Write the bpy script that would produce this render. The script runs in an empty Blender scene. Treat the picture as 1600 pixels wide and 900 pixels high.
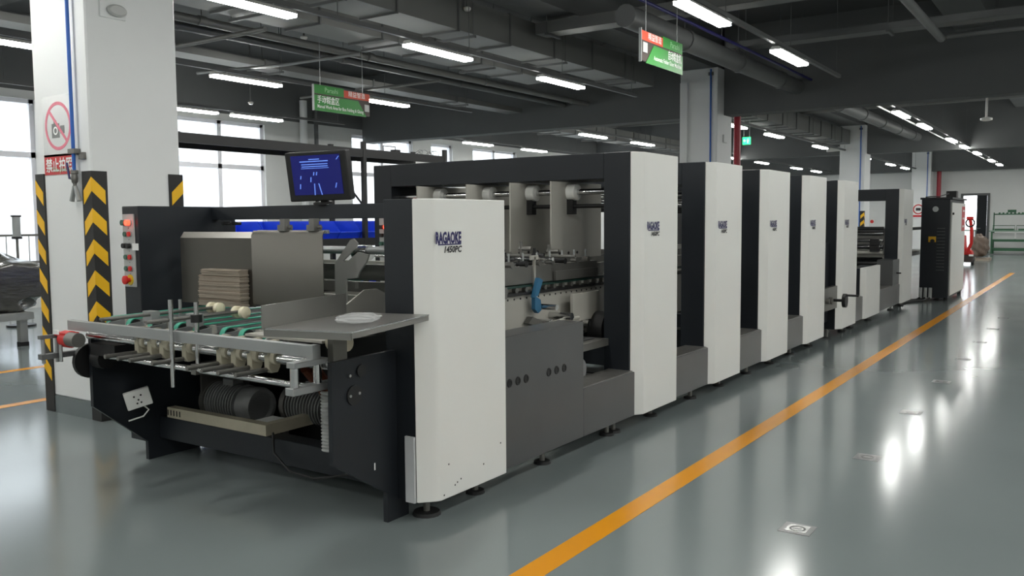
import bpy, bmesh, math, random
from mathutils import Vector, Matrix
random.seed(7)
scene = bpy.context.scene
COL = scene.collection

# ------------------------------------------------------------------ camera
YAW, PITCH, ROLL, FPX = 0.595143, -0.0763737, -0.00743920, 1359.13
CAM = Vector((0, 0, 1.5))
_fw = Vector((-math.sin(YAW)*math.cos(PITCH), math.cos(YAW)*math.cos(PITCH), math.sin(PITCH)))
_r = Vector((math.cos(YAW), math.sin(YAW), 0)); _u = _r.cross(_fw)
_c, _s = math.cos(ROLL), math.sin(ROLL)
RX, RY = _c*_r + _s*_u, -_s*_r + _c*_u
cd = bpy.data.cameras.new('camera'); cam = bpy.data.objects.new('camera', cd); COL.objects.link(cam)
m = Matrix.Identity(4)
for i in range(3):
    m[i][0], m[i][1], m[i][2], m[i][3] = RX[i], RY[i], -_fw[i], CAM[i]
cam.matrix_world = m
cd.sensor_width = 36; cd.lens = FPX/1600*36; cd.clip_start = .05; cd.clip_end = 300
scene.camera = cam

def onp(px, py, axis, val):
    """photo pixel -> point on the plane axis=val that the thing touches"""
    d = RX*((px-800)/FPX) + RY*(-(py-450)/FPX) + _fw
    t = (val-CAM[axis])/d[axis]
    return CAM + d*t
XP = lambda px, py, v: onp(px, py, 0, v)
YP = lambda px, py, v: onp(px, py, 1, v)
ZP = lambda px, py, v: onp(px, py, 2, v)

# ------------------------------------------------------------------ light and exposure
w = bpy.data.worlds.new('overcast_sky'); scene.world = w; w.use_nodes = True
bg = w.node_tree.nodes['Background']; bg.inputs[0].default_value = (.90, .95, 1, 1); bg.inputs[1].default_value = 4.2
scene.view_settings.view_transform = 'Standard'; scene.view_settings.look = 'None'
scene.view_settings.gamma = 1; scene.view_settings.use_curve_mapping = False
scene.view_settings.exposure = 0.3
LAMP_E = 42.0

# ------------------------------------------------------------------ materials
def lin(c):
    return tuple(((x/255/12.92) if x/255 <= .04045 else ((x/255+.055)/1.055)**2.4) for x in c)
MATS = {}
def mat(name, rgb, rough=.5, metal=0., var=0., scale=6., bump=0., bscale=60., emit=0., spec=.5, rvar=0., stretch=None, coat=0.):
    m = bpy.data.materials.new(name); m.use_nodes = True; nt = m.node_tree; N = nt.nodes; L = nt.links
    b = N['Principled BSDF']; c = lin(rgb) + (1,)
    b.inputs['Base Color'].default_value = c; b.inputs['Roughness'].default_value = rough
    b.inputs['Metallic'].default_value = metal; b.inputs['Specular IOR Level'].default_value = spec
    if coat: b.inputs['Coat Weight'].default_value = coat; b.inputs['Coat Roughness'].default_value = .1
    tc = N.new('ShaderNodeTexCoord'); mp = N.new('ShaderNodeMapping'); L.new(tc.outputs['Object'], mp.inputs[0])
    if stretch: mp.inputs['Scale'].default_value = stretch
    if var or rvar:
        n = N.new('ShaderNodeTexNoise'); n.inputs['Scale'].default_value = scale; n.inputs['Detail'].default_value = 5
        L.new(mp.outputs[0], n.inputs[0])
        if var:
            mx = N.new('ShaderNodeMix'); mx.data_type = 'RGBA'
            mx.inputs[6].default_value = tuple(x*(1-var) for x in c[:3]) + (1,)
            mx.inputs[7].default_value = tuple(min(1, x*(1+var)) for x in c[:3]) + (1,)
            L.new(n.outputs[0], mx.inputs[0]); L.new(mx.outputs[2], b.inputs['Base Color'])
        if rvar:
            mr = N.new('ShaderNodeMapRange'); mr.inputs['To Min'].default_value = max(.02, rough-rvar); mr.inputs['To Max'].default_value = rough+rvar
            L.new(n.outputs[0], mr.inputs[0]); L.new(mr.outputs[0], b.inputs['Roughness'])
    if bump:
        n2 = N.new('ShaderNodeTexNoise'); n2.inputs['Scale'].default_value = bscale; n2.inputs['Detail'].default_value = 3
        L.new(mp.outputs[0], n2.inputs[0]); bp = N.new('ShaderNodeBump'); bp.inputs['Strength'].default_value = bump; bp.inputs['Distance'].default_value = .01
        L.new(n2.outputs[0], bp.inputs['Height']); L.new(bp.outputs[0], b.inputs['Normal'])
    if emit:
        b.inputs['Emission Color'].default_value = c; b.inputs['Emission Strength'].default_value = emit
    MATS[name] = m
    return m
M = MATS
mat('floor', (124, 133, 133), .15, var=.08, scale=.7, rvar=.04, bump=.02, bscale=2.2)
mat('orange', (226, 150, 8), .25, var=.06, scale=3)
mat('ceiling_dark', (84, 85, 85), .85, var=.12, scale=1.2)
mat('beam_dark', (100, 102, 102), .85, var=.1, scale=1.5)
mat('pipe_dark', (96, 98, 98), .5, var=.1)
mat('duct', (114, 115, 113), .5, metal=.15, var=.12, scale=2)
mat('wall_white', (226, 227, 225), .7, var=.03, scale=2)
mat('column_white', (224, 226, 226), .55, var=.03, scale=3)
mat('skirting', (108, 116, 118), .4, var=.06)
mat('charcoal', (31, 35, 40), .45, spec=.35, var=.12, scale=5, bump=.05, bscale=220)
mat('base_grey', (88, 89, 89), .33, metal=.25, var=.12, scale=3, bump=.03, bscale=200)
mat('panel_white', (230, 230, 226), .38, var=.02, scale=2, bump=.015, bscale=90)
mat('panel_edge', (196, 198, 200), .4)
mat('carrier', (172, 170, 162), .45, var=.08, scale=5)
mat('ivory', (176, 170, 150), .5, var=.12, scale=20)
mat('steel', (100, 98, 93), .34, metal=.85, var=.10, scale=3, rvar=.08, stretch=(1, 1, .25))
mat('steel_dull', (120, 119, 115), .45, metal=.7, var=.15, scale=6)
mat('chrome', (205, 205, 205), .16, metal=1., rvar=.05, scale=5)
mat('alu', (165, 168, 168), .4, metal=.6, var=.08)
mat('black', (22, 22, 23), .5)
mat('rubber', (26, 27, 28), .7, var=.15)
mat('black_gloss', (14, 15, 16), .2)
mat('motor', (120, 122, 122), .4, var=.2, scale=10)
mat('green_belt', (52, 158, 130), .5, var=.08, scale=20)
mat('dark_belt', (24, 58, 50), .5, var=.15)
mat('blue_bin', (36, 74, 216), .3, var=.06)
mat('blue_pipe', (30, 92, 178), .4)
mat('blue_part', (44, 104, 140), .4)
mat('tray_steel', (138, 137, 133), .34, metal=.6, var=.1, scale=4)
mat('bracket_steel', (158, 158, 154), .35, metal=.3, var=.1)
mat('cardboard', (156, 145, 132), .85, var=.12, scale=12)
mat('card_edge', (140, 124, 110), .9, var=.2, scale=30)
mat('wheel', (226, 218, 190), .45)
mat('hazard_black', (34, 34, 34), .6, var=.1)
mat('hazard_yellow', (240, 186, 14), .45, var=.05)
mat('red', (205, 34, 30), .4)
mat('red_pipe', (150, 18, 40), .35)
mat('red_lamp', (255, 60, 40), .3, emit=4)
mat('red_sign', (196, 44, 50), .4, var=.08)
mat('red_faint', (222, 120, 140), .4, var=.15, scale=30)
mat('white_plastic', (228, 228, 224), .4)
mat('white_print', (236, 238, 236), .5)
mat('film', (214, 216, 216), .22, var=.03, bump=.12, bscale=18)
mat('grey_plate', (176, 178, 176), .4)
mat('green_button', (60, 100, 84), .4)
mat('yellow_ring', (222, 190, 40), .45)
mat('ink_blue', (28, 24, 92), .45)
mat('ink_dark', (40, 40, 44), .5)
mat('sign_green', (40, 128, 46), .45, var=.04)
mat('sign_red', (196, 66, 36), .45)
mat('sign_dark', (58, 46, 42), .5)
mat('sign_lime', (150, 200, 150), .5)
mat('mark_grey', (120, 122, 122), .3, metal=.3)
mat('mark_plate', (208, 210, 208), .22, metal=.5)
mat('bench_green', (38, 84, 56), .5, var=.1)
mat('bench_top', (132, 152, 138), .4, var=.06)
mat('wrap', (78, 78, 74), .18, var=.5, scale=5, bump=.9, bscale=7, stretch=(1, 1, 5), coat=.6)
mat('cart', (168, 170, 166), .45, metal=.2)
mat('frame_white', (240, 240, 246), .4)
mat('facade', (228, 228, 226), .8, var=.03)
mat('facade_glass', (200, 204, 208), .4)
mat('ground', (150, 150, 148), .9, var=.1)
mat('brown_wrap', (120, 104, 92), .6, var=.35, scale=8)
mat('lamp_white', (255, 255, 250), .5, emit=LAMP_E)
mat('exit_green', (30, 220, 110), .4, emit=3)
mat('screen_blue', (20, 24, 96), .2, emit=.35)
mat('screen_line', (100, 135, 225), .3, emit=.6)
mat('yellow_tag', (228, 176, 20), .4)
mat('copper', (110, 60, 40), .35, metal=.3, var=.3)
# checker plate: fine raised pattern on real tread plates
mat('tread', (150, 148, 144), .35, metal=.8, var=.25, scale=22, bump=.5, bscale=40)
# lamp diffuser stays plain; glass pane lets daylight in
g = bpy.data.materials.new('glass'); g.use_nodes = True; nt = g.node_tree
for n in list(nt.nodes):
    if n.type == 'BSDF_PRINCIPLED': nt.nodes.remove(n)
out = [n for n in nt.nodes if n.type == 'OUTPUT_MATERIAL'][0]
tr = nt.nodes.new('ShaderNodeBsdfTransparent'); tr.inputs[0].default_value = (.93, .95, .96, 1)
gl = nt.nodes.new('ShaderNodeBsdfGlossy'); gl.inputs['Roughness'].default_value = .03
mx = nt.nodes.new('ShaderNodeMixShader')
mx.inputs[0].default_value = .05; nt.links.new(tr.outputs[0], mx.inputs[1]); nt.links.new(gl.outputs[0], mx.inputs[2]); nt.links.new(mx.outputs[0], out.inputs[0])
M['glass'] = g
bgm = bpy.data.materials.new('clear_film'); bgm.use_nodes = True; nt = bgm.node_tree; b = nt.nodes['Principled BSDF']
b.inputs['Base Color'].default_value = (.8, .82, .82, 1); b.inputs['Roughness'].default_value = .25; b.inputs['Alpha'].default_value = .3
M['clear_film'] = bgm

# ------------------------------------------------------------------ helpers
ORG = {}
def tag(o, label=None, cat=None, group=None, kind=None):
    if label: o['label'] = label
    if cat: o['category'] = cat
    if group: o['group'] = group
    if kind: o['kind'] = kind
    return o
def thing(name, label, cat, loc=(0, 0, 0), group=None, kind=None, local=False):
    o = bpy.data.objects.new(name, None); COL.objects.link(o); o.location = loc; o.empty_display_size = .1
    ORG[o] = Vector((0, 0, 0)) if local else Vector(loc)
    return tag(o, label, cat, group, kind)
AX = {'x': (1, 2, 0), 'y': (0, 2, 1), 'z': (0, 1, 2)}
class MB:
    def __init__(s): s.v = []; s.f = []
    def add(s, vs, fs):
        n = len(s.v); s.v += [tuple(v) for v in vs]; s.f += [tuple(i+n for i in f) for f in fs]; return s
    def box(s, x0, x1, y0, y1, z0, z1):
        return s.add([(x, y, z) for z in (z0, z1) for y in (y0, y1) for x in (x0, x1)],
                     [(0, 2, 3, 1), (4, 5, 7, 6), (0, 1, 5, 4), (2, 6, 7, 3), (0, 4, 6, 2), (1, 3, 7, 5)])
    def cbox(s, c, d): return s.box(c[0]-d[0]/2, c[0]+d[0]/2, c[1]-d[1]/2, c[1]+d[1]/2, c[2]-d[2]/2, c[2]+d[2]/2)
    def prism(s, poly, axis, a, b):
        i, j, k = AX[axis]; n = len(poly); vs = []
        for t in (a, b):
            for p in poly:
                q = [0, 0, 0]; q[i], q[j], q[k] = p[0], p[1], t; vs.append(q)
        return s.add(vs, [tuple(range(n-1, -1, -1)), tuple(range(n, 2*n))] + [(q, (q+1) % n, n+(q+1) % n, n+q) for q in range(n)])
    def cyl(s, p0, p1, r, n=14, r2=None, cap=True):
        p0, p1 = Vector(p0), Vector(p1); d = (p1-p0).normalized(); r2 = r if r2 is None else r2
        a = d.orthogonal().normalized(); b = d.cross(a); vs = []
        for p, q in ((p0, r), (p1, r2)):
            for k in range(n):
                t = 2*math.pi*k/n; vs.append(p + (a*math.cos(t)+b*math.sin(t))*q)
        fs = [(k, (k+1) % n, n+(k+1) % n, n+k) for k in range(n)]
        if cap: fs += [tuple(range(n-1, -1, -1)), tuple(range(n, 2*n))]
        return s.add(vs, fs)
    def lathe(s, p0, axis, prof, n=18):
        """prof: list of (t along axis, radius)"""
        p0, d = Vector(p0), Vector(axis).normalized(); a = d.orthogonal().normalized(); b = d.cross(a); vs = []; fs = []
        for t, r in prof:
            for k in range(n):
                h = 2*math.pi*k/n; vs.append(p0 + d*t + (a*math.cos(h)+b*math.sin(h))*max(r, 1e-4))
        for i in range(len(prof)-1):
            fs += [(i*n+k, i*n+(k+1) % n, (i+1)*n+(k+1) % n, (i+1)*n+k) for k in range(n)]
        fs += [tuple(range(n-1, -1, -1)), tuple(range((len(prof)-1)*n, len(prof)*n))]
        return s.add(vs, fs)
    def tube(s, path, r, n=8):
        P = [Vector(p) for p in path]; vs = []; fs = []; a = None
        for i, p in enumerate(P):
            d = (P[min(i+1, len(P)-1)] - P[max(i-1, 0)]).normalized()
            a = d.orthogonal().normalized() if a is None else (a - d*a.dot(d)).normalized()
            b = d.cross(a)
            for k in range(n):
                t = 2*math.pi*k/n; vs.append(p + (a*math.cos(t)+b*math.sin(t))*r)
        for i in range(len(P)-1):
            fs += [(i*n+k, i*n+(k+1) % n, (i+1)*n+(k+1) % n, (i+1)*n+k) for k in range(n)]
        fs += [tuple(range(n-1, -1, -1)), tuple(range((len(P)-1)*n, len(P)*n))]
        return s.add(vs, fs)
    def torus(s, c, axis, R, r, n=24, k=8):
        c, d = Vector(c), Vector(axis).normalized(); a = d.orthogonal().normalized(); b = d.cross(a); vs = []; fs = []
        for i in range(n):
            t = 2*math.pi*i/n; e = a*math.cos(t)+b*math.sin(t)
            for j in range(k):
                h = 2*math.pi*j/k; vs.append(c + e*(R+r*math.cos(h)) + d*r*math.sin(h))
        for i in range(n):
            for j in range(k):
                fs.append((i*k+j, ((i+1) % n)*k+j, ((i+1) % n)*k+(j+1) % k, i*k+(j+1) % k))
        return s.add(vs, fs)
    def ringflat(s, c, axis, R0, R1, th, n=28):
        c, d = Vector(c), Vector(axis).normalized(); a = d.orthogonal().normalized(); b = d.cross(a); vs = []; fs = []
        for i in range(n):
            t = 2*math.pi*i/n; e = a*math.cos(t)+b*math.sin(t)
            vs += [c+e*R0, c+e*R1, c+e*R1+d*th, c+e*R0+d*th]
        for i in range(n):
            j = (i+1) % n
            for q in range(4): fs.append((i*4+q, j*4+q, j*4+(q+1) % 4, i*4+(q+1) % 4))
        return s.add(vs, fs)
    def build(s, name, m, parent=None, bevel=0, label=None, cat=None, group=None, kind=None, origin=None, smooth=True):
        o0 = ORG[parent] if parent is not None else Vector(origin or (0, 0, 0))
        me = bpy.data.meshes.new(name); me.from_pydata([tuple(Vector(v)-o0) for v in s.v], [], s.f)
        bm = bmesh.new(); bm.from_mesh(me); bmesh.ops.recalc_face_normals(bm, faces=bm.faces[:])
        if bevel: bmesh.ops.bevel(bm, geom=[e for e in bm.edges if e.calc_face_angle(0) > .6], offset=bevel, segments=1, affect='EDGES', profile=.5, clamp_overlap=True)
        bm.to_mesh(me); bm.free()
        if smooth: me.shade_smooth(); me.set_sharp_from_angle(angle=math.radians(32))
        me.materials.append(M[m]); o = bpy.data.objects.new(name, me); COL.objects.link(o)
        if parent is not None: o.parent = parent; ORG[o] = ORG[parent]
        else: o.location = o0; ORG[o] = o0
        return tag(o, label, cat, group, kind)
def B(*a): return MB().box(*a)
def copy_tree(o, parent=None):
    c = o.copy(); COL.objects.link(c)
    if parent is not None: c.parent = parent
    for ch in KIDS.get(o, []): copy_tree(ch, c)
    return c
KIDS = {}
def index_kids():
    KIDS.clear()
    for o in bpy.data.objects:
        if o.parent: KIDS.setdefault(o.parent, []).append(o)
def dup(root, loc, label=None, rotz=None):
    index_kids(); c = copy_tree(root); c.location = loc; ORG[c] = Vector(loc)
    if rotz is not None: c.rotation_euler.z = rotz
    if label: c['label'] = label
    return c
def text(s, size, org, xdir, ydir, name, m, parent, th=.0012, align='LEFT', shear=0, offset=0, sx=1.0, width=None):
    """flat lettering; org = lower-left of the baseline, xdir / ydir in the plane of the surface"""
    cu = bpy.data.curves.new(name, 'FONT'); cu.body = s; cu.size = size; cu.align_x = align; cu.shear = shear; cu.offset = offset; cu.resolution_u = 2
    to = bpy.data.objects.new(name, cu); COL.objects.link(to)
    dg = bpy.context.evaluated_depsgraph_get(); me = bpy.data.meshes.new_from_object(to.evaluated_get(dg))
    bpy.data.objects.remove(to); bpy.data.curves.remove(cu)
    xd, yd = Vector(xdir).normalized(), Vector(ydir).normalized(); nd = xd.cross(yd)
    if width and len(me.vertices):
        sx = width/max(1e-6, max(v.co.x for v in me.vertices)-min(v.co.x for v in me.vertices))
    o0 = ORG[parent]
    for v in me.vertices: v.co = Vector(org) + xd*v.co.x*sx + yd*v.co.y + nd*th - o0
    me.materials.clear(); me.materials.append(M[m])
    o = bpy.data.objects.new(name, me); COL.objects.link(o); o.parent = parent; ORG[o] = o0
    return o

# ================================================================== THE SETTING
XL, XR, YN, YF, ZC = -16.0, 9.0, -10.0, 43.3, 5.25
B(XL-.3, XR+.3, YN-.3, YF+.3, -.2, 0).build('floor', 'floor', label='glossy grey epoxy floor of the workshop', cat='floor', kind='structure')
B(XL-.3, XR+.3, YN-.3, YF+.3, ZC, ZC+.2).build('ceiling', 'ceiling_dark', label='dark painted concrete ceiling above the ducts', cat='ceiling', kind='structure')
B(XR, XR+.2, YN, YF, 0, ZC).build('wall_right', 'wall_white', label='white wall on the right side of the hall', cat='wall', kind='structure')
B(XL, XR, YN-.2, YN, 0, ZC).build('wall_back', 'wall_white', label='white wall behind the viewer', cat='wall', kind='structure')
# far wall with the door opening
DX0, DX1, DZ = -5.12, -4.18, 2.48
wf = MB().box(XL, DX0, YF, YF+.2, 0, 4.1).box(DX1, XR, YF, YF+.2, 0, 4.1).box(DX0, DX1, YF, YF+.2, DZ, 4.1)
wf.build('wall_far', 'wall_white', label='white end wall beyond the machine with a doorway', cat='wall', kind='structure')
B(XL, XR, YF, YF+.2, 4.1, ZC).build('wall_far_upper', 'beam_dark', label='dark upper band of the end wall', cat='wall', kind='structure')
# left wall with window openings
WZ0, WZ1, WT = .62, 3.75, 2.76
wins = [(c-1.2, c+1.2) for c in (7.15, 12.35, 17.55, 22.75, 27.95, 33.15, 38.35)] + [(19.55, 20.55)]
wins.sort()
wl = MB(); y = YN
for a, b in wins:
    wl.box(XL-.24, XL, y, a, 0, 3.9); wl.box(XL-.24, XL, a, b, 0, WZ0); wl.box(XL-.24, XL, a, b, WZ1, 3.9); y = b
wl.box(XL-.24, XL, y, YF, 0, 3.9)
wl.build('wall_left', 'wall_white', label='white window wall on the left', cat='wall', kind='structure')
B(XL-.24, XL, YN, YF, 3.9, ZC).build('wall_left_upper', 'beam_dark', label='dark painted band above the left windows', cat='wall', kind='structure')
for i, (a, b) in enumerate(wins):
    wd = thing('window_%d' % (i+1), 'white framed window number %d from the near end of the left wall' % (i+1), 'window', (XL-.12, (a+b)/2, WZ0), kind='structure')
    x0, x1 = XL-.15, XL-.07
    B(x0, x1, a, b, WZ0, WZ0+.07).build('frame_rail', 'frame_white', wd); B(x0, x1, a, b, WZ1-.07, WZ1).build('frame_rail', 'frame_white', wd)
    B(x0, x1, a, b, WT-.05, WT+.05).build('transom', 'frame_white', wd)
    cols = [a, (a+b)/2, b] if b-a > 1.5 else [a, b]
    for j, yy in enumerate(cols):
        h = .05 if 0 < j < len(cols)-1 else .04
        yc = yy + (.04 if j == 0 else -.04 if j == len(cols)-1 else 0)
        B(x0, x1, yc-h, yc+h, WZ0, WZ1).build('frame_post', 'frame_white', wd)
    for j in range(len(cols)-1):
        for z0, z1 in ((WZ0+.07, WT-.05), (WT+.05, WZ1-.07)):
            B(XL-.115, XL-.11, cols[j]+.05, cols[j+1]-.05, z0, z1).build('pane', 'glass', wd)
# far door
d1 = thing('door_1', 'dark steel doorway in the end wall with its leaf folded open', 'door', (-4.65, YF, 0), kind='structure')
MB().box(DX0-.1, DX0, YF-.06, YF, 0, DZ+.1).box(DX1, DX1+.1, YF-.06, YF, 0, DZ+.1).box(DX0, DX1, YF-.06, YF, DZ, DZ+.1).build('frame', 'pipe_dark', d1)
MB().prism([(DX1-.36, YF-.42), (DX1-.32, YF-.46), (DX1+.0, YF-.08), (DX1-.03, YF-.04)], 'z', .02, DZ).build('leaf', 'charcoal', d1)
MB().cyl((DX1-.30, YF-.42, 1.05), (DX1-.30, YF-.47, 1.05), .02).cyl((DX1-.30, YF-.47, 1.05), (DX1-.2, YF-.37, 1.05), .012).build('handle', 'alu', d1)
# outside: pale building opposite the windows, ground
B(XL-40, XL-.5, -30, 70, -3.2, -3.0).build('yard', 'ground', label='pale yard outside the windows', cat='ground', kind='structure')
fb = thing('facade', 'pale building across the yard seen through the windows', 'building', (-27, 14, -3), kind='structure')
B(-30, -27, -25, 60, -3, 6.5).build('wall', 'facade', fb)
for k in range(12):
    yy = -20+k*6.4
    for z0 in (-1.4, 2.0):
        wn = B(-27.02, -26.96, yy, yy+2.2, z0, z0+1.9).build('window', 'facade_glass', fb)
        B(-26.97, -26.94, yy+1.05, yy+1.15, z0, z0+1.9).build('mullion', 'frame_white', wn)
B(-10, 2, YF+.3, YF+12, -.15, -.02).build('terrace', 'ground', label='pale ground beyond the far doorway', cat='ground', kind='structure')
B(-10, 2, YF+8, YF+8.2, -.05, 1.1).build('parapet', 'facade', label='low grey parapet beyond the far doorway', cat='wall', kind='structure')

# columns and beams
CX0, CX1 = -7.03, -6.26
CY = [(3.66, 4.42), (16.4, 17.2), (29.15, 29.95), (41.9, 42.7)]
cl = ['nearest white square column with hazard corner guards', 'white column behind the machine, second along the row', 'white column, third along the row', 'white column close to the end wall']
for (a, b), lb in zip(CY, cl):
    c = thing('column', lb, 'column', ((CX0+CX1)/2, (a+b)/2, 0), kind='structure')
    B(CX0, CX1, a, b, .135, 4.45).build('shaft', 'column_white', c, bevel=.012)
    B(CX0-.004, CX1+.004, a-.004, b+.004, 0, .135).build('plinth', 'skirting', c)
B(3.6, 4.4, 3.66, 4.42, 0, 4.45).build('column', 'column_white', label='white column out to the right', cat='column', kind='structure')
for yb, lb in ((4.05, 'dark concrete cross beam over the feeder end'), (16.95, 'deep dark concrete cross beam at the second column'), (29.6, 'dark concrete cross beam at the third column'), (42.3, 'dark concrete cross beam by the end wall'), (-8.7, 'dark concrete cross beam behind the viewer')):
    MB().box(XL, CX0-.001, yb-.2, yb+.2, 3.56, ZC).box(CX1+.001, XR, yb-.2, yb+.2, 3.56, ZC).build('cross_beam', 'beam_dark', label=lb, cat='beam', kind='structure')
ys = [YN]+[v for (a, b) in CY for v in (a-.02+.2, b-.2)]+[YF]
for xb, lb in ((-6.65, 'dark concrete beam along the column row'), (-11.4, 'dark secondary concrete beam along the hall on the left'), (-1.9, 'dark secondary concrete beam along the hall on the right'), (3.9, 'dark concrete beam along the hall at far right')):
    B(xb-.3, xb+.3, YN, YF, 4.45 if xb in (-6.65, 3.9) else 4.7, ZC).build('long_beam', 'beam_dark', label=lb, cat='beam', kind='structure')

# floor markings
def stripe(x0, x1, y0, y1, lb):
    B(x0, x1, y0, y1, 0, .0015).build('floor_stripe', 'orange', label=lb, cat='floor marking', kind='structure')
stripe(-2.03, -1.905, 0.2, 27.2, 'orange aisle stripe running beside the machine')
stripe(-7.55, -7.43, -4, 28, 'orange aisle stripe just left of the white column')
stripe(-9.33, -9.21, -4, 28, 'orange aisle stripe farther left of the white column')
for k in range(8):
    yy = 4.187+1.525*k; t = thing('floor_marker', 'small square guidance marker on the floor, %s one along the aisle' % ['nearest','second','third','fourth','fifth','sixth','seventh','farthest'][k], 'floor marker', (-1.17, yy, 0), group='floor markers in the aisle')
    B(-1.245, -1.095, yy-.075, yy+.075, 0, .0015).build('border', 'mark_grey', t)
    B(-1.22, -1.12, yy-.05, yy+.05, .0016, .0026).build('plate', 'mark_plate', t)
    MB().ringflat((-1.17, yy, .0027), (0, 0, 1), .03, .038, .0008).build('ring', 'ink_dark', t)
    MB().prism([(-1.19, yy-.012), (-1.16, yy-.012), (-1.15, yy), (-1.16, yy+.012), (-1.19, yy+.012)], 'z', .0027, .0034).build('symbol', 'mark_grey', t)

# ================================================================== CEILING FITTINGS
LZ = 3.58
rows = [-14.0, -10.48, -6.87, -3.43, 0.1, 3.6, 7.1]
starts = [-7.0, -4.0, -1.0, 2.0, 5.0, 7.97, 10.92, 18.5, 21.3, 25.6, 28.4-.2+.1, 31.4, 35.8, 38.8]
rowname = ['leftmost lamp row by the windows', 'lamp row left of the machine', 'lamp row above the far side of the machine', 'lamp row above the near side of the machine', 'lamp row above the aisle', 'lamp row right of the aisle', 'rightmost lamp row']
ordn = ['first', 'second', 'third', 'fourth', 'fifth', 'sixth', 'seventh', 'eighth', 'ninth', 'tenth', 'eleventh', 'twelfth', 'thirteenth', 'fourteenth', 'fifteenth', 'sixteenth']
lamp0 = None
for ri, x in enumerate(rows):
    st = list(starts)
    if ri == 0: st = [s for s in starts if not 4 < s < 12] + [5.0, 9.5, 11.07]; st.sort()
    if ri == 2: st = [s for s in st if not 28 < s < 30]
    for si, ys_ in enumerate(st):
        lb = '%s strip lamp along the %s' % (ordn[si], rowname[ri])
        if lamp0 is None:
            lamp0 = thing('ceiling_light', lb, 'lamp', (x, ys_, LZ), group='strip lamps under the ceiling')
            MB().prism([(x-.075, LZ+.02), (x-.045, LZ+.06), (x+.045, LZ+.06), (x+.075, LZ+.02)], 'y', ys_, ys_+1.22).build('housing', 'white_plastic', lamp0)
            B(x-.07, x+.07, ys_+.01, ys_+1.21, LZ-.012, LZ+.02).build('diffuser', 'lamp_white', lamp0)
            MB().cyl((x, ys_+.25, LZ+.06), (x, ys_+.25, LZ+.085), .012, 8).build('clip', 'alu', lamp0); MB().cyl((x, ys_+.97, LZ+.06), (x, ys_+.97, LZ+.085), .012, 8).build('clip', 'alu', lamp0)
            index_kids()
        else:
            c = copy_tree(lamp0); c.location = (x, ys_, LZ); c['label'] = lb
    for a, b, nm in ((-8.4, 3.8, 'nearest'), (4.3, 14.1, 'second'), (17.2, 29.3, 'third'), (29.9, 42.0, 'far')):
        t = thing('light_rail', '%s bay grey trunking carrying the %s' % (nm, rowname[ri]), 'trunking', (x, (a+b)/2, LZ+.085), group='trunking above the lamps')
        B(x-.025, x+.025, a, b, LZ+.085, LZ+.135).build('trunk', 'pipe_dark', t)
        n = int((b-a)/2.4)
        for k in range(n+1):
            yy = a+.2+(b-a-.4)*k/n; zt = (3.84 if a == 17.2 else 4.45) if ri == 2 else ZC
            MB().cyl((x, yy, LZ+.135), (x, yy, zt), .005, 6).build('hanger_rod', 'pipe_dark', t)

def duct(name, lb, x0, x1, z0, z1, y0, y1, seam=1.18, m='duct'):
    t = thing(name, lb, 'duct', ((x0+x1)/2, (y0+y1)/2, z0))
    n = max(1, round((y1-y0)/seam)); L = (y1-y0)/n
    for k in range(n):
        B(x0, x1, y0+k*L+.012, y0+(k+1)*L-.012, z0, z1).build('duct_section', m, t)
        if k: B(x0-.025, x1+.025, y0+k*L-.012, y0+k*L+.012, z0-.025, z1+.02).build('flange', 'pipe_dark', t)
    for k in range(0, n, 2):
        yy = y0+k*L+.3
        MB().cyl((x0-.03, yy, z0-.03), (x0-.03, yy, ZC), .006, 6).cyl((x1+.03, yy, z0-.03), (x1+.03, yy, ZC), .006, 6).box(x0-.06, x1+.06, yy-.02, yy+.02, z0-.06, z0-.026).build('hanger', 'pipe_dark', t)
    return t
duct('air_duct', 'wide grey rectangular air duct over the machine in the near bays', -7.62, -7.05, 4.0, 4.42, 4.4, 15.2)
duct('air_duct', 'wide grey rectangular air duct beyond the deep cross beam', -7.3, -6.72, 3.87, 4.3, 17.3, 29.2)
duct('air_duct', 'grey rectangular air duct left of the machine lamps', -8.75, -8.15, 3.98, 4.3, 4.4, 13.5)
duct('cable_tray', 'long narrow tray under the ceiling left of the hall', -11.25, -10.85, 3.92, 4.02, 4.4, 16.5, 2.4)
duct('air_duct', 'grey air duct far left beyond the deep cross beam', -12.6, -12.0, 3.87, 4.2, 17.3, 29.2)
# round ducts and pipes along the hall
def pipe(name, lb, path, r, m='pipe_dark', couple=0, hang=True):
    P = [Vector(p) for p in path]; mid = (P[0]+P[-1])/2
    t = thing(name, lb, 'pipe', tuple(mid))
    MB().tube(path, r, 14).build('tube', m, t)
    if couple:
        L = (P[-1]-P[0]).length; d = (P[-1]-P[0]).normalized(); n = int(L/couple)
        for k in range(1, n+1):
            q = P[0]+d*(couple*k-.3); MB().cyl(q-d*.05, q+d*.05, r*1.14, 14).build('coupling', m, t)
            if hang: MB().cyl((q.x, q.y, q.z+r), (q.x, q.y, ZC), .006, 6).build('hanger', 'pipe_dark', t)
    return t
pipe('round_duct', 'thick round grey duct passing over the second column', [(-4.88, 9.7, 3.98), (-4.78, 29.2, 3.98)], .14, 'pipe_dark', 2.1)
pipe('water_pipe', 'dark round pipe high on the right of the ceiling', [(-1.95, 5, 4.0), (-1.95, 13.6, 4.0)], .055, 'pipe_dark', 3)
pipe('water_pipe', 'blue pipe under the ceiling right of the hanging green sign', [(-4.565, 4.4, 4.08), (-4.565, 16.7, 4.08)], .022, 'ink_blue', 4)
pipe('water_pipe', 'grey sprinkler main left of the machine lamps', [(-9.4, 4.3, 4.02), (-9.4, 9, 4.02), (-9.3, 16.7, 4.02)], .055, 'duct', 3)
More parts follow.
